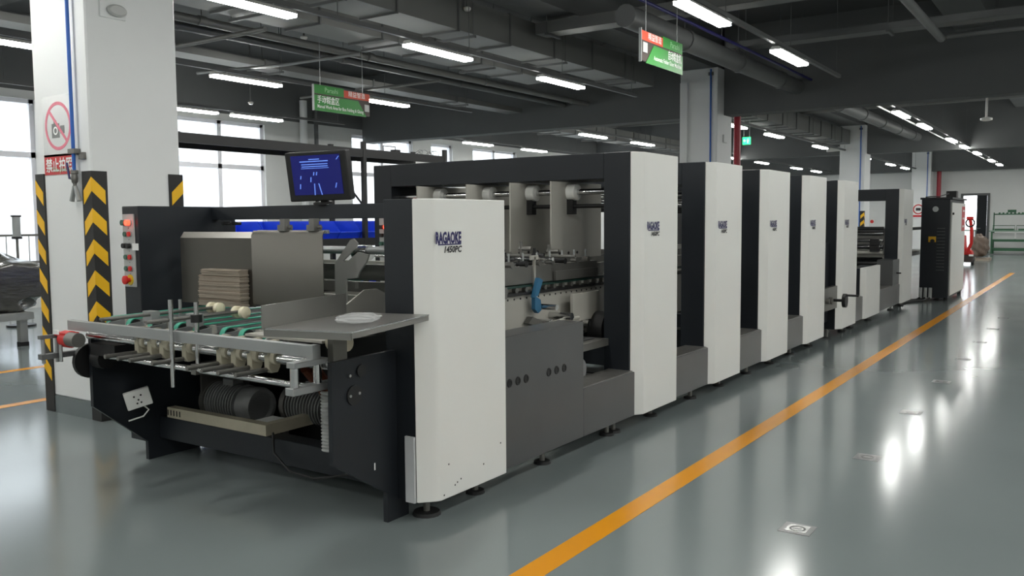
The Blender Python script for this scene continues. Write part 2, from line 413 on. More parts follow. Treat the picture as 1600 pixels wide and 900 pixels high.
pipe('water_pipe', 'second grey sprinkler main farther left', [(-9.95, 4.3, 4.05), (-9.9, 16.7, 4.05)], .06, 'pipe_dark', 3)
pipe('water_pipe', 'white conduit beyond the deep cross beam on the right', [(-3.75, 17.2, 3.72), (-3.75, 41, 3.72)], .018, 'white_plastic', 5)
# cross trays
def xtray(name, lb, yy, x0, x1, z0, h, m='duct'):
    t = thing(name, lb, 'cable tray', ((x0+x1)/2, yy, z0))
    B(x0, x1, yy-.15, yy+.15, z0, z0+.012).build('tray_floor', m, t)
    for s in (-1, 1): B(x0, x1, yy+s*.15-.006, yy+s*.15+.006, z0, z0+h).build('tray_side', m, t)
    n = int((x1-x0)/2.2)
    for k in range(n+1):
        xx = x0+.2+(x1-x0-.4)*k/max(1, n); MB().cyl((xx, yy-.17, z0-.03), (xx, yy-.17, ZC), .006, 6).cyl((xx, yy+.17, z0-.03), (xx, yy+.17, ZC), .006, 6).box(xx-.02, xx+.02, yy-.19, yy+.19, z0-.035, z0-.002).build('hanger', 'pipe_dark', t)
xtray('cable_tray', 'grey cable tray crossing above the hanging green machine sign', 11.0, -6.9, 8.5, 4.2, .16)
xtray('cable_tray', 'dark cable tray crossing ahead of the deep beam', 13.6, -5, 8.5, 4.18, .1, 'pipe_dark')
pipe('sprinkler_branch', 'thin branch pipe crossing near the top right of the ceiling', [(-1.9, 13.75, 4.05), (8, 13.75, 4.05)], .035)
pipe('sprinkler_branch', 'pale conduit crossing left of the machine near the first column', [(-12.8, 7.0, 3.76), (-8.2, 7.0, 3.77)], .03, 'duct')
pipe('sprinkler_branch', 'pale bent conduit crossing above the manual work sign', [(-11.4, 8.4, 3.77), (-10.6, 8.5, 3.76), (-9.9, 8.75, 3.78), (-8.85, 9.25, 3.9)], .022, 'alu')
pipe('sprinkler_branch', 'thin grey conduit crossing behind the manual work sign', [(-12, 11.0, 3.74), (-8.8, 11.0, 3.74)], .022, 'duct')
pipe('sprinkler_branch', 'grey conduit crossing beyond the deep cross beam', [(-13, 24, 4.37), (7, 24, 4.37)], .05, 'duct', 4)
pipe('sprinkler_branch', 'grey conduit crossing far down the hall', [(-13, 34, 4.37), (7, 34, 4.37)], .05, 'duct', 4)
for k, (px, py, z, lb) in enumerate(((730, 17, 4.25, 'round white smoke detector between the ducts'), (475, 62, 4.1, 'round white smoke detector left of the lamps'), (392, 163, 3.75, 'small white sensor box above the window'))):
    q = ZP(px, py, z); t = thing('smoke_detector', lb, 'detector', tuple(q))
    MB().lathe(q, (0, 0, 1), [(0, .035), (.02, .05), (.04, .05), (.05, .03)], 16).build('body', 'white_plastic', t)
    MB().cyl(q+Vector((0, 0, .05)), (q.x, q.y, ZC), .012, 8).build('stem', 'pipe_dark', t)
q = ZP(1541, 189, 3.25); t = thing('dome_camera', 'white disc shaped unit hanging on a stem at upper right', 'camera', tuple(q))
MB().lathe(q, (0, 0, 1), [(0, .06), (.015, .1), (.05, .1), (.07, .04)], 20).build('dome', 'white_plastic', t); MB().cyl(q+Vector((0, 0, .06)), (q.x, q.y, 4.7), .018, 10).build('stem', 'white_plastic', t)

# hanging signs
def sign(name, lb, x, y0, y1, z0, z1, top, face, mirror):
    """flat hanging board in a Y-Z plane; the printed face looks to +x"""
    t = thing(name, lb, 'sign', (x, (y0+y1)/2, z0)); th = .02; L = y1-y0; H = z1-z0; zs = z0+H*.66
    yl = lambda u: y0+u*L
    B(x-th, x, y0, y1, z0+.05*H, zs+.02).build('board', 'sign_dark', t)
    if not mirror:
        MB().prism([(yl(0), z0), (yl(.93), z0), (yl(.78), zs-.02), (yl(0), zs-.02)], 'x', x-.002, x+.006).build('green_field', 'sign_green', t)
        B(x-th, x+.003, yl(0), yl(.52), zs, z1).build('header_field', 'sign_green', t); B(x-th, x+.003, yl(.52), yl(1), zs, z1-.02).build('red_field', 'sign_red', t)
        B(x, x+.008, yl(.90), yl(.985), z0+.22*H, z0+.50*H).build('card', 'grey_plate', t)
        text(top[0], .09*H/.35, (x+.003, yl(.18), zs+.09*H), (0, 1, 0), (0, 0, 1), 'lettering', 'sign_lime', t)
        text(top[1], .085*H/.35, (x+.003, yl(.60), zs+.08*H), (0, 1, 0), (0, 0, 1), 'lettering', 'white_print', t)
        text(face[0], .11*H/.35, (x+.006, yl(.05), z0+.33*H), (0, 1, 0), (0, 0, 1), 'lettering', 'white_print', t, width=L*.38, offset=.001)
        text(face[1], .065*H/.35, (x+.006, yl(.05), z0+.12*H), (0, 1, 0), (0, 0, 1), 'lettering', 'white_print', t, width=L*.82, offset=.0006)
    else:
        MB().prism([(yl(.10), z0), (yl(1), z0), (yl(1), zs-.02), (yl(.28), zs-.02)], 'x', x-.002, x+.006).build('green_field', 'sign_green', t)
        B(x-th, x+.003, yl(.5), yl(1), zs, z1).build('header_field', 'sign_green', t); B(x-th, x+.003, yl(0), yl(.5), zs, z1-.02).build('red_field', 'sign_red', t)
        B(x, x+.008, yl(.03), yl(.13), z0+.30*H, z0+.60*H).build('card', 'grey_plate', t)
        text(top[0], .09*H/.35, (x+.003, yl(.68), zs+.09*H), (0, 1, 0), (0, 0, 1), 'lettering', 'sign_lime', t)
        text(top[1], .085*H/.35, (x+.003, yl(.15), zs+.08*H), (0, 1, 0), (0, 0, 1), 'lettering', 'white_print', t)
        text(face[0], .11*H/.35, (x+.006, yl(.62), z0+.36*H), (0, 1, 0), (0, 0, 1), 'lettering', 'white_print', t, width=L*.33, offset=.001)
        text(face[1], .065*H/.35, (x+.006, yl(.28), z0+.17*H), (0, 1, 0), (0, 0, 1), 'lettering', 'white_print', t, width=L*.68, offset=.0006)
    B(x-th-.004, x+.008, y0-.012, y0, z0, z1).build('edge_strip', 'alu', t)
    for u in (.12, .88): MB().cyl((x-.01, yl(u), z1-.02), (x-.01, yl(u), ZC), .004, 6).build('hanging_wire', 'alu', t)
    return t
a, b = XP(490, 131, -9.0), XP(577, 145, -9.0); c0 = XP(490, 172, -9.0)
sign('hanging_sign', 'green and red hanging sign for the manual box work area', -9.0, a.y, b.y, c0.z, a.z, ('Parashi', '精益智造'), ('手动糊盒区', 'Manual Work Area for Box Folding & Gluing'), False)
a, b = XP(1002, 43, -4.1), XP(1066, 72, -4.1); c0 = XP(1002, 96, -4.1)
sign('hanging_sign', 'green and red hanging sign for the automatic gluer machine', -4.1, a.y, b.y, c0.z, a.z, ('Parashi', '精益智造'), ('自动糊盒机', 'Automatic Folder Gluer Machine'), True)
q = YP(1166, 220, 20.2); t = thing('exit_sign', 'small lit green exit sign hanging beside the red pipe', 'sign', tuple(q))
B(q.x-.09, q.x+.09, 20.2, 20.25, q.z-.085, q.z+.085).build('box', 'exit_green', t)
MB().prism([(q.x-.08, q.z), (q.x-.04, q.z-.04), (q.x-.04, q.z-.015), (q.x-.01, q.z-.015), (q.x-.01, q.z+.015), (q.x-.04, q.z+.015), (q.x-.04, q.z+.04)], 'y', 20.194, 20.2).build('arrow', 'white_print', t)
MB().cyl((q.x+.04, 20.197, q.z+.045), (q.x+.04, 20.2, q.z+.045), .016, 10).prism([(q.x+.015, q.z+.025), (q.x+.07, q.z+.025), (q.x+.055, q.z-.06), (q.x+.03, q.z-.06)], 'y', 20.194, 20.2).build('figure', 'white_print', t)
for s in (-.07, .07): MB().cyl((q.x+s, 20.22, q.z+.085), (q.x+s, 20.22, 3.84), .008, 6).build('hanger', 'alu', t)
q = YP(1152, 200, 17.55); pipe('fire_pipe', 'dark red standpipe beside the second column', [(q.x, 17.55, 0), (q.x, 17.55, ZC)], .072, 'red_pipe', 0)
q = YP(1467, 290, 42.6); pipe('fire_pipe', 'red standpipe beside the column by the end wall', [(q.x, 42.6, 0), (q.x, 42.6, 4.0)], .09, 'red_pipe', 0)

# ================================================================== COLUMN FITTINGS
def guard(x, y, sx, sy, h, lb, faces='xy', kinds=1):
    """rubber corner guard; sx, sy point from the corner into the column"""
    t = thing('corner_guard', lb, 'corner guard', (x, y, 0), group='hazard corner guards'); W, th = .115, .012
    MB().prism([(x-sx*th, y-sy*th), (x+sx*W, y-sy*th), (x+sx*W, y-sy*.001), (x-sx*.001, y-sy*.001), (x-sx*.001, y+sy*W), (x-sx*th, y+sy*W)], 'z', .003, h).build('rubber_strip', 'hazard_black', t)
    n = int(h/.233)
    for k in range(n+1):
        zt = h-.045-k*.233   # apex of the chevron at the corner
        if zt-.24 < 0: continue
        yf, xf = y-sy*(th+.002), x-sx*(th+.002); d = .095; bh = .105; dr = .1
        MB().prism([(x-sx*th, zt), (x+sx*d, zt-dr), (x+sx*d, zt-dr-bh), (x-sx*th, zt-bh)], 'y', yf, y-sy*(th-.002)).build('chevron', 'hazard_yellow', t)
        MB().prism([(y-sy*th, zt), (y+sy*d, zt-dr), (y+sy*d, zt-dr-bh), (y-sy*th, zt-bh)], 'x', xf, x-sx*(th-.002)).build('chevron', 'hazard_yellow', t)
    return t
a, b = CY[0]
guard(CX0, a, 1, 1, 1.90, 'black and yellow corner guard on the left front corner of the nearest column')
guard(CX1, a, -1, 1, 1.90, 'black and yellow corner guard on the near right corner of the nearest column')
guard(CX1, b, -1, -1, 1.90, 'black and yellow corner guard on the back right corner of the nearest column')
for k, nm in ((2, 'third'), (3, 'last')):
    a, b = CY[k]; guard(CX1, a, -1, 1, 1.75, 'black and yellow corner guard on the %s column behind the machine' % nm)
a = CY[0][0]
def poster(name, lb, p0, p1, yf, m, cat='sign'):
    q0, q1 = YP(*p0, yf), YP(*p1, yf); t = thing(name, lb, cat, ((q0.x+q1.x)/2, yf, q1.z))
    B(q0.x, q1.x, yf, yf+.003, q1.z, q0.z).build('sheet', m, t); return t, q0, q1
t, q0, q1 = poster('prohibition_sign', 'white film poster with a faded red prohibition circle on the nearest column', (65, 153), (117, 242), a-.004, 'film')
cx, cz, R = (q0.x+q1.x)/2-.0, (q0.z+q1.z)/2+.0, .185
MB().ringflat((cx, a-.0045, cz), (0, -1, 0), R-.025, R, .0015, 40).build('red_ring', 'red_faint', t)
d = Vector((1, 0, -1)).normalized()*(R-.02); n = Vector((1, 0, 1)).normalized()*.012
MB().prism([(cx-d.x-n.x, cz-d.z-n.z), (cx-d.x+n.x, cz-d.z+n.z), (cx+d.x+n.x, cz+d.z+n.z), (cx+d.x-n.x, cz+d.z-n.z)], 'y', a-.0062, a-.0046).build('red_bar', 'red_faint', t)
B(cx-.09, cx+.02, a-.0052, a-.0045, cz-.09, cz+.02).build('camera_icon', 'mark_grey', t); MB().ringflat((cx-.035, a-.0056, cz-.035), (0, -1, 0), .02, .032, .001, 20).build('lens_icon', 'white_print', t)
B(cx-.06, cx-.02, a-.0052, a-.0045, cz+.02, cz+.045).build('viewfinder_icon', 'mark_grey', t); B(cx+.03, cx+.09, a-.0052, a-.0045, cz-.06, cz-.0).build('flash_icon', 'mark_grey', t)
t, q0, q1 = poster('notice_sign', 'red no photography notice under the prohibition poster on the nearest column', (69, 243), (117, 271), a-.004, 'red_sign')
text('禁止拍照', .115, (q0.x+.025, a-.005, q0.z-.125), (1, 0, 0), (0, 0, 1), 'lettering', 'white_print', t, offset=.002, width=(q1.x-q0.x)-.05)
text('No photo', .06, ((q0.x+q1.x)/2-.09, a-.005, q1.z+.02), (1, 0, 0), (0, 0, 1), 'lettering', 'sign_lime', t)
p0, p1 = YP(100, -40, a-.035), YP(118, 268, a-.035); px_ = (p0.x+p1.x)/2
t = thing('air_pipe', 'blue compressed air pipe with valve on the nearest column', 'pipe', (px_, a-.035, p1.z))
MB().cyl((px_, a-.035, p1.z), (px_, a-.035, 4.4), .0135).build('tube', 'blue_pipe', t)
zb = YP(118, 236, a-.035).z
MB().box(px_-.05, px_+.04, a-.052, a-.001, zb-.018, zb+.018).box(px_+.04, px_+.11, a-.02, a-.001, zb-.06, zb-.01).build('bracket', 'steel_dull', t)
z = p1.z
MB().lathe((px_, a-.035, z-.11), (0, 0, 1), [(0, .012), (.02, .014), (.03, .022), (.06, .026), (.09, .022), (.095, .028), (.12, .028)], 12).cyl((px_-.045, a-.035, z-.05), (px_, a-.035, z-.05), .012, 8).build('valve', 'steel_dull', t)
MB().prism([(px_-.05, z-.055), (px_-.03, z-.055), (px_-.06, z+.07), (px_-.08, z+.07)], 'y', a-.055, a-.048).build('lever', 'ink_blue', t)
for s in (-1, 1): MB().cyl((px_+s*.008, a-.035, z-.11), (px_+s*.05, a-.035, z-.22), .015, 10, .019).build('coupling', 'alu', t)
q = XP(176, 17, CX1); t = thing('emergency_lamp', 'oval grey wall lamp high on the nearest column', 'lamp', tuple(q))
B(CX1, CX1+.012, q.y-.11, q.y+.10, q.z-.062, q.z+.062).build('base_plate', 'column_white', t, bevel=.005)
MB().prism([(q.y+.02+.075*math.cos(h)*(1.0 if math.cos(h) > 0 else 1.1), q.z+.045*math.sin(h)) for h in [k*math.pi/14 for k in range(28)]], 'x', CX1+.012, CX1+.05).build('lens', 'grey_plate', t, bevel=.012)
# thin blue/white lines and boxes on the other columns
for k, nm in ((1, 'second'), (2, 'third'), (3, 'last')):
    a, b = CY[k]; xx = CX1-.13
    tt = thing('air_pipe', 'thin blue pipe down the front of the %s column' % nm, 'pipe', (xx, a-.02, 1.2)); MB().cyl((xx, a-.02, 1.2), (xx, a-.02, 4.42), .016, 8).build('tube', 'blue_pipe', tt)
    B(xx-.05, xx+.05, a-.03, a, 4.3, 4.36).build('bracket', 'steel_dull', tt)
B(CX0+.02, CX0+.17, 16.34, 16.4, 0, 4.2).build('column_casing', 'column_white', label='shallow white casing strip on the left of the second column', cat='casing', kind='structure')
q = XP(1132, 217, CX1); B(CX1, CX1+.03, q.y-.1, q.y+.1, q.z-.08, q.z+.08).build('junction_box', 'column_white', bevel=.01, label='small white box on the side of the second column', cat='box')
a = CY[2][0]
q = XP(1366, 234, CX1); t = thing('security_camera', 'white bracket camera on the side of the third column', 'camera', tuple(q)); q = Vector((CX1, a+.5, q.z))
B(CX1, CX1+.06, a+.44, a+.56, q.z-.06, q.z+.06).build('mount', 'white_plastic', t); MB().cyl((CX1+.06, a+.5, q.z), (CX1+.3, a+.35, q.z-.02), .06, 12).build('body', 'white_plastic', t)
q = Vector((CX0, a+.2, q.z)); t = thing('security_camera', 'white bracket camera on the left of the third column', 'camera', tuple(q))
B(CX0-.06, CX0, a+.14, a+.26, q.z-.06, q.z+.06).build('mount', 'white_plastic', t); MB().cyl((CX0-.06, a+.2, q.z), (CX0-.4, a+.0, q.z-.03), .07, 12).build('body', 'white_plastic', t)
for k, nm in ((2, 'third'), (3, 'last')):
    a = CY[k][0]
    t = thing('prohibition_sign', 'round red prohibition sign on the %s column behind the machine' % nm, 'sign', (-6.9, a, 1.7))
    xx = -6.72 if k == 3 else -6.95; zz = 1.9
    B(xx-.25, xx+.25, a-.006, a, zz-.36, zz+.26).build('sheet', 'white_print', t); MB().ringflat((xx, a-.007, zz), (0, -1, 0), .17, .22, .002, 28).build('red_ring', 'red_sign', t)
    B(xx-.10, xx+.1, a-.009, a-.006, zz-.06, zz+.06).build('camera_icon', 'ink_dark', t); B(xx-.22, xx+.22, a-.009, a-.006, zz-.34, zz-.25).build('red_band', 'red_sign', t)

# ================================================================== MACHINE
def foot(x, y, t, r=.055):
    f = MB().cyl((x, y, 0), (x, y, .018), r, 16, r*.9).build('levelling_foot', 'rubber', t)
    MB().cyl((x, y, .018), (x, y, .11), .017, 10).cyl((x, y, .075), (x, y, .095), .032, 6).build('stem', 'steel_dull', f)
def logo(t, y, z, s=1.0, p=None, x=-2.699):
    text('RAGAOKE', .078*s, (x, y, z), (0, 1, 0), (0, 0, 1), 'maker_lettering', 'ink_blue', t, offset=.0035*s, width=.205*s)
    B(x, x+.001, y+.02*s, y+.205*s, z-.010*s, z-.004*s).build('underline', 'ink_blue', t)
    text('1450PC', .044*s, (x, y+.06*s, z-.047*s), (0, 1, 0), (0, 0, 1), 'model_lettering', 'ink_dark', t, offset=.0016*s, shear=.25, width=.145*s)
XO, XI, XD = -2.70, -2.765, -2.97
LO, LI, LD = -5.265, -5.20, -5.0
def white_panel(t, y0, y1, z0, z1, logo_z=None, xi=XI):
    p = MB().prism([(xi, y0+.012), (XO-.02, y0+.075), (XO, y0+.105), (XO, y1), (xi, y1)], 'z', z0, z1).build('side_panel', 'panel_white', t, bevel=.004)
    if logo_z: logo(p, y0+.15, logo_z)
    return p
def arch(y0, y1, lb, base_from, rods=True, base=True):
    t = thing('folding_section', lb, 'machine section', (-3.95, y0, 0), group='folding sections of the gluing line')
    B(XD, XI, y0, y1, .1, 1.985).build('side_column', 'charcoal', t, bevel=.004); B(LI, LD, y0, y1, .1, 1.985).build('side_column', 'charcoal', t, bevel=.004)
    B(LD, XD, y0, y0+.45, 1.8, 1.985).build('top_beam', 'charcoal', t, bevel=.003)
    white_panel(t, y0, y1, .1, 1.985, 1.435)
    MB().prism([(LI, y0+.012), (LO+.02, y0+.075), (LO, y0+.105), (LO, y1), (LI, y1)], 'z', .1, 1.985).build('side_panel', 'panel_white', t)
    if base:
        b_ = B(-2.93, -2.72, base_from, y0, .11, .425).build('base_cover', 'base_grey', t, bevel=.004)
        B(-2.925, -2.735, base_from+.005, y0-.005, .425, .431).build('tread_plate', 'tread', b_)
        B(LI+.03, LD-.0, base_from, y0, .11, .425).build('base_cover', 'base_grey', t)
    B(LD, XD, y0+.3, y0+.5, .13, .33).build('floor_beam', 'charcoal', t)
    for yy in (y0-.12, y1-.2): foot(-2.83, yy, t); foot(-5.08, yy, t)
    for z, r, m_ in (((1.715, .022, 'chrome'), (1.61, .016, 'black')) if rods else ()): MB().cyl((LD, y0+.12, z), (XD, y0+.12, z), r).build('cross_rod', m_, t)
    return t
A2 = arch(5.57, 6.265, 'tall folding section with wide open arch right behind the feeder', 4.83)
A3 = arch(6.97, 7.705, 'tall white sided section, second after the feeder', 6.265)
A4 = arch(8.37, 9.16, 'tall white sided section, third after the feeder', 7.705)
A5 = arch(9.80, 10.615, 'tall white sided section, fourth after the feeder', 9.16)
A6 = arch(11.38, 12.23, 'tall white sided section with the black hand crank', 10.615, base=False)
# conveyor carriers through each section
def carrier(t, x, y0, y1, detail):
    B(x-.02, x+.0, y0, y1, .66, 1.01).build('carrier_plate', 'carrier', t)
    B(x-.05, x+.03, y0, y1, 1.01, 1.03).build('lower_belt', 'black', t)
    B(x-.05, x+.02, y0, y1, 1.06, 1.075).build('upper_belt', 'dark_belt', t)
    if not detail:
        B(x-.05, x+.02, y0, y1, 1.085, 1.18).build('upper_carrier', 'steel_dull', t); return
    for k in range(24):
        yy = 4.45+k*.075; MB().cyl((x+.0, yy, .985), (x+.003, yy, .985), .007, 8).build('plate_hole', 'black', t)
    for k in range(14):
        yy = 4.5+k*.12; MB().cyl((x+.0, yy, 1.045), (x+.03, yy, 1.045), .018, 10).build('guide_roller', 'steel_dull', t)
    u = B(x-.05, x+.025, y0, 5.85, 1.085, 1.20).build('upper_carrier', 'steel_dull', t)
    text('Agnova', .04, (x+.0255, 5.6, 1.125), (0, 1, 0), (0, 0, 1), 'lettering', 'ink_dark', u, shear=.4)
    B(x-.05, x+.02, 5.85, y1, 1.085, 1.18).build('upper_carrier', 'steel_dull', t)
    for k in range(9):
        yy = 4.35+k*.17; MB().cyl((x-.02, yy, 1.215), (x+.03, yy, 1.215), .022, 10).build('press_roller', 'steel_dull' if k % 3 else 'black', t)
        MB().cyl((x, yy, 1.22), (x, yy, 1.29), .007, 6).build('spring_post', 'alu', t)
    for yy in (4.6, 5.3): B(x-.03, x, yy, yy+.12, .13, .66).build('support_leg', 'carrier', t)
for t_, a_, b_ in ((A2, 4.38, 6.26), (A3, 6.27, 7.70), (A4, 7.71, 9.15), (A5, 9.17, 10.61), (A6, 10.62, 12.22)):
    for x in (-3.2, -3.95, -4.65): carrier(t_, x, a_, b_, t_ is A2 and x > -4.5)
# hanging carrier plates of the first arch
for x, lb in ((-3.33, 'near'), (-3.69, 'middle'), (-4.1, 'third'), (-4.6, 'far')):
    p = MB().prism([(5.44, 1.27), (5.44, 1.79), (6.2, 1.79), (6.2, 1.22), (5.5, 1.22)], 'x', x-.012, x).build('hanging_plate', 'carrier', A2)
    r = MB().lathe((x, 5.69, 1.715), (1, 0, 0), [(0, .05), (.005, .062), (.075, .062), (.08, .05)], 18).build('hub', 'white_plastic', p)
    MB().box(x-.0, x+.05, 5.66, 5.72, 1.55, 1.67).build('clamp', 'black', p)
    for k in range(4): MB().cyl((x, 5.55+k*.13, 1.26), (x+.006, 5.55+k*.13, 1.26), .011, 8).build('bolt', 'black', p)
    MB().tube([(x-.1, 5.43, 1.25), (x-.1, 5.43, 1.2), (x-.03, 5.43, 1.2), (x-.03, 5.43, 1.25), (x, 5.43, 1.25)], .007, 6).build('hook_bracket', 'carrier', p)
for k, yy in enumerate((4.45, 4.62, 4.85, 5.05, 5.22, 5.42)):
    hgt = (.05, .09, .04, .11, .06, .08)[k]
    ps = MB().cyl((-3.34, yy, 1.2), (-3.34, yy, 1.2+hgt+.05), .011, 8).cyl((-3.36, yy, 1.2+hgt), (-3.27, yy+.02, 1.2+hgt), .015, 8).build('adjusting_post', 'steel_dull' if k % 2 else 'black', A2); MB().cyl((-3.30, yy-.03, 1.215), (-3.22, yy-.03, 1.215), .022, 10).build('knurled_knob', 'black' if k % 2 else 'chrome', ps)
MB().cyl((-4.9, 5.0, 1.245), (-3.05, 5.0, 1.245), .014, 10).build('cross_rod', 'chrome', A2); MB().cyl((-4.9, 5.3, 1.25), (-3.05, 5.3, 1.25), .012, 10).build('cross_rod', 'steel_dull', A2)
B(-3.17, -3.15, 5.2, 5.82, 1.085, 1.15).build('lower_block', 'steel_dull', A2); B(-3.175, -3.16, 4.94, 4.955, 1.02, 1.26).box(-3.175, -3.16, 4.90, 4.99, 1.24, 1.27).build('tag_post', 'carrier', A2)
B(-3.215, -3.19, 4.40, 4.62, .74, .93).build('cut_out', 'black', A2); B(-3.3, -3.0, 4.83, 5.5, .655, .66).build('drip_tray', 'base_grey', A2)
for yy, zz in ((5.05, .80), (5.3, .82), (5.45, .70)): MB().cyl((-3.2, yy, zz), (-3.1, yy, zz), .03, 14).cyl((-3.1, yy, zz), (-3.07, yy, zz), .016, 10).build('shaft_end', 'chrome', A2)
MB().tube([(-3.12, 4.9, .72), (-3.1, 5.0, .80), (-3.08, 5.15, .815), (-3.08, 5.4, .81)], .012, 8).build('air_line', 'carrier', A2)
# lower innards seen through the first opening
MB().prism([(4.90, 1.0), (4.97, .97), (4.98, .90), (4.94, .88), (4.90, .91)], 'x', -3.16, -3.13).prism([(4.89, .99), (4.94, 1.0), (5.0, 1.10), (4.95, 1.12)], 'x', -3.16, -3.13).build('blue_lever', 'blue_part', A2)
MB().cyl((-3.2, 5.0, .92), (-3.02, 5.0, .92), .02).build('spindle', 'chrome', A2); MB().cyl((-3.2, 5.2, .84), (-3.02, 5.2, .84), .026).build('spindle', 'chrome', A2)
MB().cyl((-3.2, 4.95, .77), (-3.0, 4.95, .77), .018).cyl((-3.2, 5.5, .76), (-3.05, 5.5, .76), .022).build('spindle', 'chrome', A2)
MB().prism([(5.35, .98), (5.75, .98), (5.75, .84), (5.68, .78), (5.35, .78)], 'x', -3.12, -3.1).build('guard_plate', 'carrier', A2)
MB().cyl((-3.12, 5.72, .7), (-3.0, 5.72, .7), .13, 24).build('drive_pulley', 'black', A2); MB().cyl((-3.12, 5.3, .75), (-3.05, 5.3, .75), .05, 16).build('pulley', 'carrier', A2)
B(-3.2, -2.93, 4.83, 5.57, .60, .65).build('inner_rail', 'steel_dull', A2); B(-3.2, -2.93, 4.83, 5.57, .33, .38).build('inner_rail', 'base_grey', A2); MB().cyl((-3.2, 5.2, .47), (-2.95, 5.2, .47), .08, 18).build('inner_roller', 'motor', A2)
MB().prism([(4.85, .82), (5.2, .70), (5.25, .74), (4.9, .86)], 'x', -3.19, -3.15).build('arm', 'steel_dull', A2)
# tall plain cover between the feeder and the first arch, with six sight holes
t = A2
cv = B(-2.90, -2.72, 3.93, 4.83, .11, .86).build('lower_cover', 'base_grey', t, bevel=.004)
for yy in (3.985, 4.07, 4.155, 4.405, 4.495, 4.585): MB().torus((-2.72, yy, .595), (1, 0, 0), .02, .006, 16, 6).cyl((-2.722, yy, .595), (-2.718, yy, .595), .019, 16).build('sight_hole', 'black', cv)
B(LI+.03, LD, 4.03, 4.83, .11, .86).build('lower_cover', 'base_grey', t)
foot(-2.83, 4.5, t); foot(-2.83, 5.35, t)
# control strip on the far column of the first arch
cp = B(-5.13, -5.02, 5.555, 5.57, .98, 1.56).build('control_plate', 'grey_plate', A2)
for z, m_ in ((1.46, 'black'), (1.39, 'black'), (1.32, 'green_button'), (1.14, 'green_button'), (1.05, 'red')):
    for x in ((-5.095, -5.045) if m_ != 'red' else (-5.07,)):
        MB().cyl((x, 5.555, z), (x, 5.525, z), .017 if m_ != 'red' else .03, 12).build('button', 'red_lamp' if (z == 1.46 and x > -5.06) else m_, cp)
# hand crank section
B(-2.80, -2.74, 10.615, 11.38, .38, .66).build('gear_bracket', 'steel_dull', A6); B(-3.1, -2.85, 10.615, 11.38, .2, 1.2).build('inner_box', 'charcoal', A6)
for yy, r in ((10.85, .03), (11.0, .045)): MB().cyl((-2.74, yy, .5), (-2.70, yy, .5), r, 14).build('shaft_boss', 'steel_dull', A6)
cw = MB().cyl((-2.72, 11.1, .5), (-2.58, 11.1, .5), .018).cyl((-2.60, 11.1, .5), (-2.56, 11.1, .5), .085, 24).build('hand_wheel', 'black', A6); MB().cyl((-2.56, 11.1, .565), (-2.42, 11.1, .565), .014, 10).build('crank_handle', 'black', cw)
# low section
t = thing('press_section', 'low white sided section between the tall sections near the far end', 'machine section', (-3.95, 12.75, 0))
B(XD, XI, 12.72, 13.75, .1, .81).build('side_column', 'charcoal', t); white_panel(t, 12.72, 13.75, .1, .817)
B(LI, LD, 12.72, 13.75, .1, .81).build('side_column', 'charcoal', t); B(LD, XD, 12.8, 13.7, .2, .7).build('inner_body', 'charcoal', t)
b_ = B(-2.93, -2.72, 12.23, 12.72, .11, .425).build('base_cover', 'base_grey', t); B(-2.925, -2.735, 12.235, 12.715, .425, .431).build('tread_plate', 'tread', b_)
foot(-2.83, 12.5, t); foot(-2.83, 13.6, t); foot(-5.08, 12.9, t)
MB().cyl((LD, 13.2, .9), (XD, 13.2, .9), .13, 24).build('press_roller', 'black_gloss', t)
A8 = arch(15.40, 16.33, 'last tall arch section before the electrical cabinet', 13.75, rods=False)
B(-2.97, -2.73, 14.85, 15.38, .43, .84).build('drive_box', 'base_grey', A8, bevel=.005); MB().cyl((-2.73, 15.15, .62), (-2.66, 15.15, .62), .012, 8).build('latch', 'black', A8)
for z, r, m_ in ((1.34, .03, 'black'), (1.25, .035, 'chrome'), (1.14, .03, 'chrome'), (1.03, .045, 'chrome'), (.94, .03, 'carrier')): MB().cyl((LD, 15.3, z), (XD, 15.3, z), r, 16).build('roller', m_, A8)
MB().cyl((LD, 15.2, .74), (XD, 15.2, .74), .13, 24).build('belt_drum', 'black_gloss', A8)
for z in (1.12, 1.01): B(-3.16, -3.02, 15.2, 15.3, z-.05, z+.05).build('roller_clamp', 'black', A8)
t = thing('delivery_conveyor', 'short delivery conveyor between the last arch and the electrical cabinet', 'conveyor', (-3.9, 16.4, 0))
B(-4.9, -3.0, 16.4, 19.5, .78, .86).build('bed', 'carrier', t); B(-4.95, -2.95, 16.35, 19.5, 1.28, 1.33).build('top_rail', 'pipe_dark', t); B(-4.9, -2.97, 16.42, 16.46, .86, 1.28).build('end_plate', 'steel_dull', t)
for x in (-2.98, -4.92):
    for yy in (16.6, 19.2): B(x-.04, x+.04, yy-.04, yy+.04, 0, .78).build('leg', 'alu', t)
MB().cyl((-2.93, 16.9, .3), (-2.93, 16.9, .66), .06).build('air_filter', 'grey_plate', t); MB().cyl((-2.93, 16.9, .66), (-2.93, 16.9, .75), .05).build('filter_head', 'black', t)

